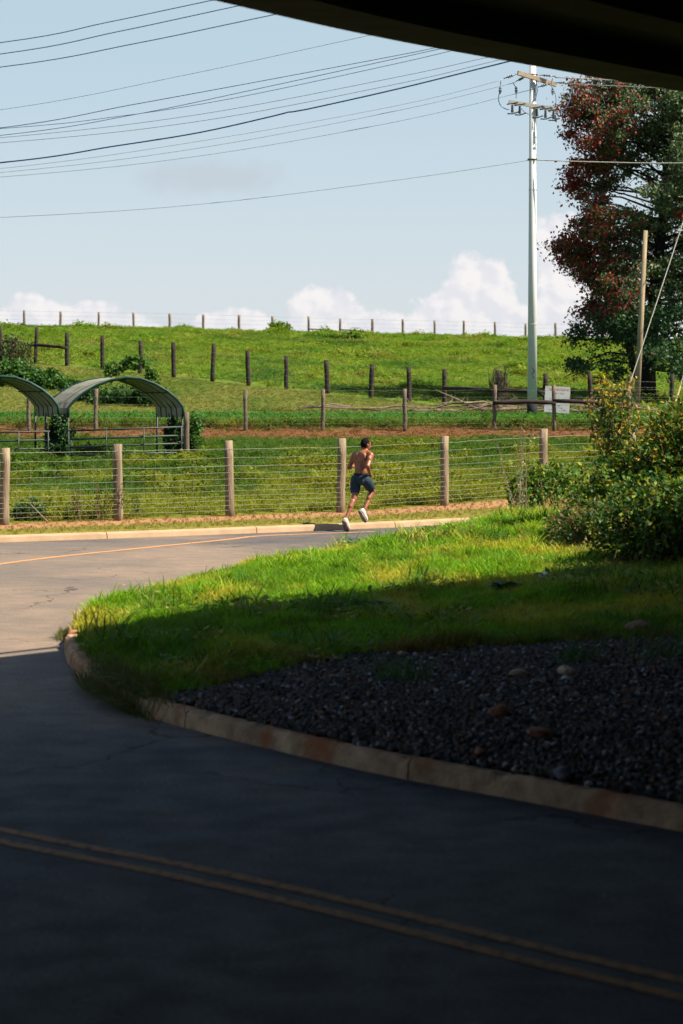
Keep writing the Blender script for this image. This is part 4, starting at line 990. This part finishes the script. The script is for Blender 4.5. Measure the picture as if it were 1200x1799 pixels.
leaf_object('foliage', Cl, rdir(n), rdir(n, 1), .13 * (.6 + .8 * rng.random(n)), .045 * np.ones(n), pick_cols(n, [G_M, G_D, (.06, .13, .04)], [2, 1, 1]), MATS['leaf'], br)
# vine-wrapped old stump in the third fence
def twiggy(name, px, py0, py1, Y, n, spread, label, cat):
    b = P(px, py1, Y); b.z = float(terrain_z(b.x, Y)); h = P(px, py0, Y).z - b.z; bm = bmesh.new()
    for i in range(n):
        p = b + Vector((random.gauss(0, spread * .5), random.gauss(0, spread * .5), 0)); t = p + Vector((random.gauss(0, spread), random.gauss(0, spread), h * random.uniform(.55, 1.05)))
        tube(bm, [p, p.lerp(t, .4) + Vector((random.gauss(0, .08), 0, 0)), p.lerp(t, .75) + Vector((random.gauss(0, .08), 0, 0)), t], [.016, .014, .011, .006], 4)
    tag(bm_obj(name, bm, MATS['twig_dark']), label, cat)
twiggy('dead_vine', 876, 648, 715, 82.5, 60, .13, 'tangle of dead vines wrapped round a dark post by the rails', 'vine')
twiggy('dead_vine', 886, 642, 712, 82.6, 16, .07, 'thin upright dead vines right of the wrapped post', 'vine')

def brush(px0, px1, py, Y, n, label, seed, rise=.25):
    r = random.Random(seed); c = P((px0 + px1) / 2, py, Y); c.z = float(terrain_z(c.x, Y)); root = empty('brush_pile', c); tag(root, label, 'branches')
    for i in range(n):
        a = P(r.uniform(px0, px1), py, Y + r.uniform(-.5, .5)); a.z = float(terrain_z(a.x, a.y)) + r.uniform(.02, rise); L = r.uniform(.8, 2.6); an = r.gauss(0, .28) + (math.pi if r.random() < .5 else 0)
        b = a + Vector((math.cos(an) * L, math.sin(an) * L * .5, 0)); b.z = float(terrain_z(b.x, b.y)) + r.uniform(.0, rise); bm = bmesh.new()
        m1 = a.lerp(b, .5) + Vector((0, 0, r.uniform(-.02, .12))); k = r.uniform(.015, .04); tube(bm, [a, m1, b], [k, k * .8, k * .35], 5)
        for _ in range(3):
            q = m1.lerp(b, r.random()); tube(bm, [q, q + Vector((r.gauss(0, .3), r.gauss(0, .2), abs(r.gauss(0, .15))))], [k * .4, k * .15], 4)
        child(bm_obj('branch', bm, MATS['twig']), root)
brush(610, 690, 712, 80.5, 9, 'low heap of grey cut branches on the lawn left of the rails', 3, .16)
brush(800, 930, 722, 79.8, 26, 'heap of bare grey branches below the rails left of the pole', 4, .35)
brush(985, 1090, 727, 79.6, 16, 'heap of bare branches below the tree beside the sign', 6, .4)
bm = bmesh.new(); tube(bm, [P(765, 685, 81), P(800, 700, 80.5), P(835, 718, 80), P(850, 724, 79.9)], [.015, .03, .045, .05], 6); tag(bm_obj('fallen_branch', bm, MATS['twig']), 'long bare branch leaning up out of the heap against the fence', 'branch')


# ------------------------------------------------------------------ tree
def build_tree():
    TY = 88.0; b = P(1137, 716, TY); b.z = float(terrain_z(b.x, TY)); root = empty('maple_tree', b); tag(root, 'big dark tree turning red on its left side, right of the pole', 'tree')
    bm = bmesh.new(); tp = [b + Vector((0, 0, -.2)), b + Vector((.05, 0, 1.2)), b + Vector((.25, 0, 3.5)), b + Vector((.6, 0, 7)), b + Vector((.9, 0, 12.6))]; tube(bm, tp, [.34, .27, .23, .16, .04], 12, wob=.12)
    tube(bm, [b + Vector((-.1, .2, .2)), b + Vector((-.55, .2, 1.6)), b + Vector((-1.1, .1, 4.2)), b + Vector((-1.7, 0, 6.5))], [.18, .15, .11, .05], 8)
    child(bm_obj('trunk', bm, MATS['bark'], None, True), root)
    LZ = [2.4, 3.0, 3.9, 5.2, 6.2, 7.1, 8.0, 8.8, 9.7, 10.4, 11.2, 12.0, 13, 14.5]
    LX = [9.2, 8.3, 8.2, 8.9, 9.0, 7.9, 7.6, 8.5, 8.6, 8.0, 8.7, 8.1, 8.0, 9.0]      # ragged left outline of the crown: height -> x
    cx = 12.3; lb = bmesh.new(); C = []; K = []; Dd = []
    def axis(z): return Vector((b.x + .075 * (z - b.z), TY, z))
    boughs = 126; ga = math.pi * (3 - math.sqrt(5))
    for i in range(boughs):
        z0 = b.z + 1.15 + (i / boughs) ** .92 * 10.6; a = i * ga + random.uniform(-.3, .3); dx, dy = math.cos(a), math.sin(a)
        R0 = np.interp(z0, [3.2, 4.5, 7, 10, 12.5, 14.2], [4.2, 4.6, 4.7, 4.4, 3.4, 1.6]) * random.uniform(.72, 1.06); rise = np.interp(z0, [3.2, 4.2, 6, 12], [-.5, .0, .5, 1.0]) + random.uniform(-.3, .4)
        s = axis(z0); e = s + Vector((dx * R0, dy * R0, rise))
        lim = float(np.interp(e.z, LZ, LX))
        if e.x < lim: e.x = lim + random.uniform(0, .35)
        if dx < -.75: e.x = lim + random.uniform(0, .2)
        m = s.lerp(e, .5) + Vector((0, 0, .25)); th = .022 + .008 * R0; tube(lb, [s, m + Vector((random.gauss(0, .25), random.gauss(0, .25), random.gauss(0, .2))), e], [th, th * .6, .012], 5, caps=False)
        nt = int(7 + R0 * 2.4)
        for k in range(nt):                                                      # leafy sprays along the bough
            f = random.uniform(.28, 1.0) ** .8; q = (s * (1 - f) ** 2 + m * 2 * f * (1 - f) + e * f * f); sp = .16 + .55 * (1 - f) + .25
            c = q + Vector((random.gauss(0, sp), random.gauss(0, sp), random.gauss(0, sp * .6)))
            lim = float(np.interp(c.z, LZ, LX))
            if c.x < lim or c.z < 2.7: continue
            if fbm(np.array([c.x * .75]), np.array([c.z * .75 + c.y * .25]), 91)[0] < .43: continue
            tube(lb, [q, c], [.014, .006], 3, caps=False)
            n = int(random.uniform(50, 150)); r = random.uniform(.13, .30); C.append(rng.normal(size=(n, 3)) * np.array([r, r, r * .6]) + np.array(c))
            left = (c.x - 7.8) / 4.6; red = .9 * max(0, 1.05 - left * 1.45) * (1.0 if c.z > 5.4 else .12) * (.35 + 1.2 * fbm(np.array([c.x * .8]), np.array([c.z * .6]), 95)[0])
            if random.random() < .035 and c.z > 5: red = .8
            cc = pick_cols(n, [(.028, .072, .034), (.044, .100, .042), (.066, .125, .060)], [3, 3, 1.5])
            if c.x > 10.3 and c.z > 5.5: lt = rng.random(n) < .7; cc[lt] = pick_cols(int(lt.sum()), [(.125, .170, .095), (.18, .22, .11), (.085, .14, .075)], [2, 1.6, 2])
            rd = rng.random(n) < red; cc[rd] = pick_cols(int(rd.sum()), [(.25, .022, .032), (.18, .032, .028), (.23, .075, .03), (.11, .026, .022)], [2, 2, 2, 1.6]); K.append(cc)
    child(bm_obj('limbs', lb, MATS['bark'], None, True), root)
    C = np.concatenate(C); K = np.concatenate(K); ok = C[:, 2] > 2.45; C = C[ok]; K = K[ok]; n = len(C)
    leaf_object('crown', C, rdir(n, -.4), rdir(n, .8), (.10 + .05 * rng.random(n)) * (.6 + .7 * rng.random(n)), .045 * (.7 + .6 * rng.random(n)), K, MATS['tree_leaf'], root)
build_tree()


# ------------------------------------------------------------------ shelters and gates
SHB = hit(327, 808, terrain_z, 44, 75)
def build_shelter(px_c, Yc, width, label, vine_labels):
    c = P(px_c, 700, Yc); z0 = float(terrain_z(c.x, Yc)); root = empty('hoop_shelter', (c.x, Yc, z0)); tag(root, label, 'shelter', 'hoop shelters behind the gates')
    ang = R(27); ax = Vector((-math.sin(ang), math.cos(ang), 0)); wd = Vector((1.0, .0, 0)); L = 1.75
    k = width / 3.0
    prof = [(-1.5, 1.08), (-1.49, 1.30), (-1.36, 1.47), (-1.08, 1.70), (-.75, 1.89), (-.38, 2.02), (0, 2.09), (.38, 2.06), (.75, 1.93), (1.08, 1.74), (1.33, 1.53), (1.48, 1.33), (1.5, 1.08)]
    prof = [(w * k, z) for w, z in prof]; o0 = Vector((c.x, Yc, z0)); rows = 8
    def surf(off, m0, name, inner):
        V = []; Fc = []; n = len(prof)
        for i in range(rows + 1):
            t = i / rows; sag = .035 * (1 if i % 2 else 0)
            for w, z in prof:
                q = 1 - off / 1.5; V.append(o0 + wd * w * q + ax * L * t + Vector((0, 0, z - off - sag * (z > 1.4))))
        for i in range(rows):
            for j in range(n - 1):
                a = (i * n + j, i * n + j + 1, (i + 1) * n + j + 1, (i + 1) * n + j); Fc.append(a[::-1] if inner else a)
        ob = mesh_obj(name, V, Fc, MATS[m0], None, False); child(ob, root); return ob
    surf(0, 'canopy_out', 'canopy_cover', False); surf(.025, 'canopy_in', 'canopy_lining', True)
    for t, r, m in ((0, .04, 'canopy_edge'), (1, .03, 'canopy_edge')):
        bm = bmesh.new(); tube(bm, [o0 + wd * w + ax * L * t + Vector((0, 0, z)) for w, z in prof], r, 6); child(bm_obj('edge_hem', bm, MATS[m], None, True), root)
    for i in range(1, 5):
        bm = bmesh.new(); tube(bm, [o0 + wd * w * .985 + ax * L * i / 5 + Vector((0, 0, z - .035)) for w, z in prof], .022, 5); child(bm_obj('hoop', bm, MATS['canopy_seam'], None, True), root)
    for w, z in ((-1.05 * k, 1.66), (1.05 * k, 1.70), (0, 2.02)):
        bm = bmesh.new(); tube(bm, [o0 + wd * w + Vector((0, 0, z)), o0 + wd * w + ax * L + Vector((0, 0, z))], .022, 6); child(bm_obj('purlin', bm, MATS['canopy_seam']), root)
    for s in (-1, 1):
        for t in (0.02, .5, .98):
            q = o0 + wd * s * 1.48 * k + ax * L * t; g = float(terrain_z(q.x, q.y)); bm = bmesh.new(); tube(bm, [(q.x, q.y, g - .05), (q.x, q.y, z0 + 1.15)], .028, 8); child(bm_obj('leg', bm, MATS['gate_steel'], None, True), root)
    return root, o0, ax, L
YS = SHB.y
sh1 = build_shelter(221, YS + .6, 2.98, 'hoop shelter with grey cover and green hem, whole arch in view', None)
sh2 = build_shelter(2, YS + .6, 2.98, 'left hoop shelter, cut off by the left edge of the picture', None)
# timber post at the gate end
bm = post_mesh(.072, 1.22, None, 10, (.0, 0), .97, 500); o = bm_obj('gate_post', bm, MATS['wood_post_grey'], None, True); o.location = (SHB.x, SHB.y + .2, SHB.z); tag(o, 'short wooden post beside the right leg of the whole shelter', 'post')
def gate(x0, x1, ys0, ys1, Y0, Y1, vert, label, n=5):
    a = [P(x0, y, Y0) for y in ys0]; b = [P(x1, y, Y1) for y in ys1]; root = empty('farm_gate', (a[-1].x, Y0, a[-1].z)); tag(root, label, 'gate', 'tube gates in front of the shelters')
    for i in range(n):
        bm = bmesh.new(); tube(bm, [a[i], b[i]], .024, 8); child(bm_obj('rail', bm, MATS['gate_steel'], None, True), root)
    for v in vert:
        t = (v - x0) / (x1 - x0); bm = bmesh.new(); tube(bm, [a[0].lerp(b[0], t) + Vector((0, -.03, 0)), a[-1].lerp(b[-1], t) + Vector((0, -.03, 0))], .018, 6); child(bm_obj('upright', bm, MATS['gate_steel'], None, True), root)
gate(118, 322, (757, 772, 786, 800, 817), (750, 765, 779, 795, 811), YS - .15, YS - .1, (121, 187, 253, 319), 'dark tube gate in front of the whole shelter')
gate(-60, 88, (760.5, 776, 791, 806, 822), (758, 773, 788, 803, 818), YS - .2, YS - .15, (33, 85), 'dark tube gate at the left edge in front of the cut off shelter')
def vine(px, py0, py1, wpx, Y, n, label, pal, w):
    c = P(px, (py0 + py1) / 2, Y); z = float(terrain_z(c.x, Y)); h = (py1 - py0) / 2 * Y / F; shrub('climbing_vine', (c.x, Y, z), ((c.x, Y, max(c.z, z + h * .9)), (wpx / 2 * Y / F, .32, h)), n, 46, .10, pal, w, label, 'vine', clump=.05, zmin=tz, reach=(.4, 1.1))
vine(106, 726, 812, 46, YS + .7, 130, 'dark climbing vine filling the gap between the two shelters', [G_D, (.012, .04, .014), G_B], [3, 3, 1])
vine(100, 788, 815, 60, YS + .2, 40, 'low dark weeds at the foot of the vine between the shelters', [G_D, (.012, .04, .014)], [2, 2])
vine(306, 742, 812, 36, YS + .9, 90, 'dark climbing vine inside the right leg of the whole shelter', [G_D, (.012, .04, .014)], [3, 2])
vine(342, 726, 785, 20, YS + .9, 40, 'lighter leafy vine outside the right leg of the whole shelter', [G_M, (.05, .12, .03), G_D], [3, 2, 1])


# ------------------------------------------------------------------ rocks and litter
def rock(px, py, wpx, hpx, m, label, seed, flatn=1.0, cat='rock', name='rock'):
    p = hit(px, py, island_z); s = p.y / F; r = random.Random(seed); bm = bmesh.new(); bmesh.ops.create_icosphere(bm, subdivisions=2, radius=1)
    sx, sz = wpx * s / 2 * 1.2, hpx * s / 2 * 1.1; off = [Vector((r.uniform(-1, 1), r.uniform(-1, 1), r.uniform(-1, 1))).normalized() for _ in range(7)]
    for v in bm.verts:
        d = v.co.normalized(); k = 1.0
        for q in off: k = min(k, .82 / max(.4, d.dot(q) + .12) if d.dot(q) > .5 else 1.0)
        k *= r.uniform(.94, 1.05); v.co = Vector((d.x * sx * k, d.y * sx * .8 * k, d.z * sz * k))
    o = bm_obj(name, bm, MATS[m]); o.location = p + Vector((0, 0, sz * .9)); o.rotation_euler = (r.uniform(-.15, .15), r.uniform(-.15, .15), r.uniform(0, 3)); tag(o, label, cat)
rock(996, 1188, 38, 18, 'rock_tan', 'flat tan rock on the gravel, largest pale one', 1)
rock(910, 1192, 34, 17, 'rock_tan', 'pinkish rock on the gravel left of the flat tan one', 2)
rock(877, 1264, 42, 26, 'rock_red', 'rounded reddish brown rock in the middle of the gravel', 3)
rock(948, 1300, 46, 20, 'rock_red', 'long low reddish rock right of the rounded brown one', 4)
rock(988, 1372, 40, 26, 'rock_grey', 'grey rock lying against the near kerb', 5)
rock(993, 1198, 16, 10, 'rock_pale', 'small white stone just below the flat tan rock', 6)
rock(706, 1155, 18, 12, 'rock_tan', 'small tan stone at the upper edge of the gravel', 7)
rock(1120, 1112, 56, 20, 'rock_red', 'brown earth clod at the upper right edge of the gravel', 8)
rock(843, 1328, 22, 14, 'rock_red', 'small reddish stone near the kerb left of the grey rock', 9)
rock(956, 1018, 20, 14, 'paper', 'crumpled scrap of white litter on the bank grass', 10, cat='litter', name='litter')
for i, (px, py, L, lab) in enumerate(((700, 1196, .30, 'dark grass tuft growing on the upper left of the gravel'), (1165, 1160, .55, 'tall dark grass tuft at the right edge above the gravel'), (1010, 1165, .24, 'small green tuft above the flat tan rock'))):
    p = hit(px, py, island_z); bm = bmesh.new(); r = random.Random(50 + i)
    for k in range(70):
        b = p + Vector((r.gauss(0, L * .4), r.gauss(0, L * .4), -.01)); h = L * r.uniform(.5, 1); d = Vector((r.gauss(0, .4), r.gauss(0, .4), 1)).normalized(); s = Vector((r.gauss(0, 1), r.gauss(0, 1), 0)).normalized() * .005
        v = [bm.verts.new(b - s), bm.verts.new(b + s), bm.verts.new(b + d * h * .6 + s * .8), bm.verts.new(b + d * h + Vector((d.x * h * .4, d.y * h * .4, 0))), bm.verts.new(b + d * h * .6 - s * .8)]
        bm.faces.new((v[0], v[1], v[2], v[4])); bm.faces.new((v[4], v[2], v[3]))
    o = bm_obj('grass_tuft', bm, MATS['leaf']); set_col(o.data, 'lcol', pick_cols(len(o.data.vertices), [(.03, .10, .02), (.06, .12, .02)], [2, 1], .1)); tag(o, lab, 'grass')
# grass hanging over the kerb at the tip of the bank
for i, (px, py, lab) in enumerate(((196, 1220, 'dry grass clump hanging over the kerb below the bank tip'), (215, 1235, 'brown green grass clump spilling over the kerb before it shows again'), (250, 1245, 'grass clump hiding the kerb just left of its clean length'), (140, 1120, 'weedy clump against the shaded kerb face at the bank tip'))):
    q = flat(px, py); bm = bmesh.new(); r = random.Random(80 + i)
    dl = np.hypot(isl_line[:, 0] - q[0], isl_line[:, 1] - q[1]); k0 = int(np.argmin(dl)); nrm = offset(isl_line, -1)[k0] - isl_line[k0]; tng = isl_line[k0 + 1] - isl_line[k0]; tng = tng / np.hypot(*tng)
    wdt = .38 if i < 3 else .12
    for k in range(700 if i < 3 else 220):
        b2 = isl_line[k0] + nrm * ((r.uniform(.01, .20) if k % 2 else r.uniform(-.06, .02)) if i < 3 else r.uniform(-.10, .0)) + tng * r.gauss(0, wdt); outp = r.uniform(-.2, .75); low = i == 3 or k % 2 == 0
        inn_ = inside(np.array([b2[0]]), np.array([b2[1]]), ISLC)[0]
        b = Vector((b2[0], b2[1], .13 if not low else -.01)); h = r.uniform(.12, .28) * (.6 if i == 3 else 1); d = Vector((-nrm[0] * outp + r.gauss(0, .25), -nrm[1] * outp + r.gauss(0, .25), .8)).normalized(); s = Vector((r.gauss(0, 1), r.gauss(0, 1), 0)).normalized() * .0045
        t2 = b + d * h + Vector((-nrm[0] * outp, -nrm[1] * outp, -1.0 * max(0, outp))) * h * .75
        v = [bm.verts.new(b - s), bm.verts.new(b + s), bm.verts.new(b + d * h * .6 + s * .8), bm.verts.new(t2), bm.verts.new(b + d * h * .6 - s * .8)]; bm.faces.new((v[0], v[1], v[2], v[4])); bm.faces.new((v[4], v[2], v[3]))
    o = bm_obj('grass_tuft', bm, MATS['leaf']); set_col(o.data, 'lcol', pick_cols(len(o.data.vertices), [(.12, .10, .03), (.06, .11, .02), (.15, .11, .05)], [2, 3, 1], .15)); tag(o, lab, 'grass')


# ------------------------------------------------------------------ runner
def build_runner():
    RY = 44.25; px0 = 560 + 550 / 7.5; O = Vector(((px0 - PXC) * RY / F, RY, 0)); S = 719.0
    root = empty('person', (O.x, O.y, 0)); tag(root, 'shirtless runner in dark blue shorts and white shoes, seen from behind', 'person')
    def J(cx, cy, v): return O + Vector(((cx - 550) / S, v, (1444 - cy) / S))
    yaw = R(40); fw = Vector((math.sin(yaw), math.cos(yaw), 0)); rt = Vector((math.cos(yaw), -math.sin(yaw), 0)); up_ = Vector((0, 0, 1))
    M = Matrix((rt, fw, up_)).transposed()
    hy = R(58); hf = Vector((math.sin(hy), math.cos(hy), .02)).normalized(); hr = Vector((math.cos(hy), -math.sin(hy), 0)); HM = Matrix((hr, hf, up_)).transposed()
    head = J(622, 305, .05); neck = J(606, 395, .03); chest = J(580, 520, .02); waist = J(553, 655, -.01); pelv = J(555, 750, 0)
    lsh = J(466, 452, .12); rsh = J(684, 442, -.12); lel = J(400, 615, .16); lwr = J(478, 590, .36); rel = J(645, 585, -.28); rwr = J(672, 685, -.10)
    lhip = J(492, 775, .06); rhip = J(618, 775, -.06); lkn = J(468, 1020, -.06); lan = J(362, 1268, -.24); rkn = J(712, 925, .22); ran = J(603, 1160, .02)
    bm = bmesh.new()
    ellipsoid(bm, chest, (.152, .108, .205), M, 16, 12); ellipsoid(bm, waist, (.126, .092, .16), M, 16, 10); ellipsoid(bm, pelv, (.140, .105, .12), M, 16, 10)
    ellipsoid(bm, chest + up_ * .10, (.165, .095, .10), M, 16, 10)
    for s, sh in ((-1, lsh), (1, rsh)):
        capsule(bm, neck + rt * .04 * s - up_ * .02, sh + up_ * .005, .055, .052); ellipsoid(bm, sh - up_ * .02, (.062, .062, .075), M)
        ellipsoid(bm, chest + rt * s * .085 - fw * .085 + up_ * .075, (.058, .025, .075), M)              # shoulder blades
        capsule(bm, chest + rt * s * .032 - fw * .088 + up_ * .03, waist + rt * s * .036 - fw * .066 - up_ * .04, .026, .030)     # muscles beside the spine
        capsule(bm, sh - rt * s * .035 - up_ * .07, waist + rt * s * .085 + up_ * .05, .05, .032)                # side of the back
    capsule(bm, neck - up_ * .04, head - up_ * .05 - hf * .01, .060, .054)
    ellipsoid(bm, head, (.072, .092, .112), HM, 14, 12); ellipsoid(bm, head + hf * .045 - up_ * .055, (.050, .05, .055), HM)
    ellipsoid(bm, head + hf * .098 - up_ * .012, (.012, .018, .022), HM); ellipsoid(bm, head + hf * .085 - up_ * .055, (.02, .014, .009), HM); ellipsoid(bm, head + hf * .085 + up_ * .02, (.045, .014, .010), HM)
    for s in (-1, 1): ellipsoid(bm, head + hr * s * .074 - hf * .008 - up_ * .015, (.010, .020, .032), HM)
    for a, e, w in ((lsh, lel, lwr), (rsh, rel, rwr)):
        capsule(bm, a - up_ * .01, e, .050, .038); ellipsoid(bm, a.lerp(e, .45) + up_ * .006, (.048, .052, .075)); capsule(bm, e, w, .040, .026); capsule(bm, e, e.lerp(w, .45), .041, .038)
        d = (w - e).normalized(); x, y = frame_for(d); palm = w + d * .045; capsule(bm, w, w + d * .075, .027, .034)
        for k, ln in enumerate((.034, .040, .037, .029)):                                                  # curled fingers
            kn = w + d * (.088 - .004 * abs(k - 1)) + x * (.024 - .016 * k); m1 = kn + d * .018 + y * ln * .55; m2 = m1 - d * ln * .75 + y * .012
            capsule(bm, kn, m1, .0095, .009, 6); capsule(bm, m1, m2, .009, .0085, 6)
        capsule(bm, w + d * .03 + x * .03, w + d * .066 + x * .036 + y * .022, .012, .010, 6); capsule(bm, w + d * .066 + x * .036 + y * .022, w + d * .078 + x * .018 + y * .042, .010, .009, 6)
    for hp, kn, an, s in ((lhip, lkn, lan, -1), (rhip, rkn, ran, 1)):
        capsule(bm, hp, kn, .082, .056); capsule(bm, hp.lerp(kn, .3), hp.lerp(kn, .62), .078, .066); ellipsoid(bm, kn, (.056, .059, .06))
        back = (an - kn).cross(rt).normalized(); back = back if back.dot(fw) < 0 else -back
        capsule(bm, kn, an, .051, .034); capsule(bm, kn.lerp(an, .15) + back * .012, kn.lerp(an, .42) + back * .018, .053, .050)
        ellipsoid(bm, pelv + rt * s * .068 - fw * .062 - up_ * .035, (.078, .072, .085), M)
    def solid(name, bm, vox, m, sm=6):
        o = bm_obj(name, bm, MATS[m], None, True); rm = o.modifiers.new('r', 'REMESH'); rm.mode = 'VOXEL'; rm.voxel_size = vox; s_ = o.modifiers.new('s', 'SMOOTH'); s_.iterations = sm; s_.factor = .5
        dg = bpy.context.evaluated_depsgraph_get(); me = bpy.data.meshes.new_from_object(o.evaluated_get(dg)); o.modifiers.clear(); o.data = me
        me.polygons.foreach_set('use_smooth', [True] * len(me.polygons)); me.materials.clear(); me.materials.append(MATS[m]); me.name = name; return child(o, root)
    # feet inside the shoes belong to the body
    feet = []
    for an, heel, toe in ((lan, J(338, 1305, -.30), J(382, 1418, -.19)), (ran, J(545, 1175, -.04), J(628, 1322, .05))):
        capsule(bm, an, heel.lerp(toe, .45) + (an - heel.lerp(toe, .3)) * .35, .034, .03); feet.append((an, heel, toe))
    solid('body', bm, .0085, 'skin', 4)
    # shorts follow hips and thighs, to just above the knee
    bm = bmesh.new(); ellipsoid(bm, pelv + up_ * .01, (.152, .117, .112), M, 18, 12)
    for hp, kn, s, e in ((lhip, lkn, -1, .70), (rhip, rkn, 1, .78)):
        q = hp.lerp(kn, e); d = (kn - hp).normalized()
        ellipsoid(bm, hp, (.104, .104, .104)); tube(bm, [hp - d * .06, hp, hp.lerp(kn, .25), hp.lerp(kn, .5), q], [.08, .106, .102, .093, .080], 14); ellipsoid(bm, pelv + rt * s * .068 - fw * .064 - up_ * .035, (.086, .080, .092), M)
    sh = solid('shorts', bm, .009, 'shorts', 3)
    bm = bmesh.new(); ring = []
    for zz, g in ((.095, .136), (.060, .146)): ring.append([bm.verts.new(pelv + rt * math.cos(t) * g * 1.0 + fw * math.sin(t) * g * .775 + up_ * zz) for t in [6.2832 * i / 24 for i in range(24)]])
    for i in range(24): bm.faces.new((ring[1][i], ring[1][(i + 1) % 24], ring[0][(i + 1) % 24], ring[0][i]))
    wb = bm_obj('waistband', bm, MATS['waistband'], None, True); wb.parent = sh
    # hair: short, dark, over top, sides and nape
    bm = bmesh.new(); rr = random.Random(4)
    def hk(p): return 1.0 + .12 * (rr.random() - .5)
    ellipsoid(bm, head + up_ * .016 - hf * .014, (.077, .090, .107), HM, 26, 20, hk)
    for v in list(bm.verts):
        d = v.co - head; f = d.dot(hf); z = d.z
        if f > .050 and z < .062: v.co -= hf * (f - .045) ; v.co.z += 0
        if z < -.068: v.co.z = head.z - .068 + rr.uniform(-.008, .0)
    child(bm_obj('hair', bm, MATS['hair'], None, True), root)
    for an, heel, toe in feet:
        d = (toe - heel); Ls = d.length; d.normalize(); upv = (an - heel.lerp(toe, .25)); upv = (upv - d * upv.dot(d)).normalized(); sd_ = d.cross(upv).normalized(); Ls = max(Ls, .25); heel2 = (heel + toe) / 2 - d * Ls / 2 - d * .01
        def at(t, s, h): return heel2 + d * (Ls + .012) * t + sd_ * s + upv * h
        prof = [(0, .022, .055), (.06, .033, .085), (.2, .036, .098), (.34, .037, .092), (.5, .040, .072), (.68, .047, .055), (.85, .044, .043), (.96, .028, .032), (1.0, .010, .022)]
        def shell(name, lo, hi_fn, sc_, m, par):
            bm = bmesh.new(); rows = []
            for t, w, h in prof:
                hh = hi_fn(h); rows.append([bm.verts.new(at(t, s * w * 1.08 * sc_ * k, z)) for s, k, z in ((-1, .92, lo), (-1, 1.0, lo + (hh - lo) * .35), (-1, .80, lo + (hh - lo) * .8), (0, 1, hh), (1, .80, lo + (hh - lo) * .8), (1, 1.0, lo + (hh - lo) * .35), (1, .92, lo))])
            for a, b in zip(rows, rows[1:]):
                for j in range(7): bm.faces.new((a[j], a[(j + 1) % 7], b[(j + 1) % 7], b[j]))
            bm.faces.new(rows[0]); bm.faces.new(rows[-1][::-1]); bmesh.ops.recalc_face_normals(bm, faces=bm.faces); return bm_obj(name, bm, MATS[m], None, True)
        so = shell('shoe', .0, lambda h: h, 1.0, 'shoe_white', None); child(so, root)
        sl = shell('sole', -.034, lambda h: .012, 1.10, 'shoe_sole', None); sl.parent = so
build_runner()
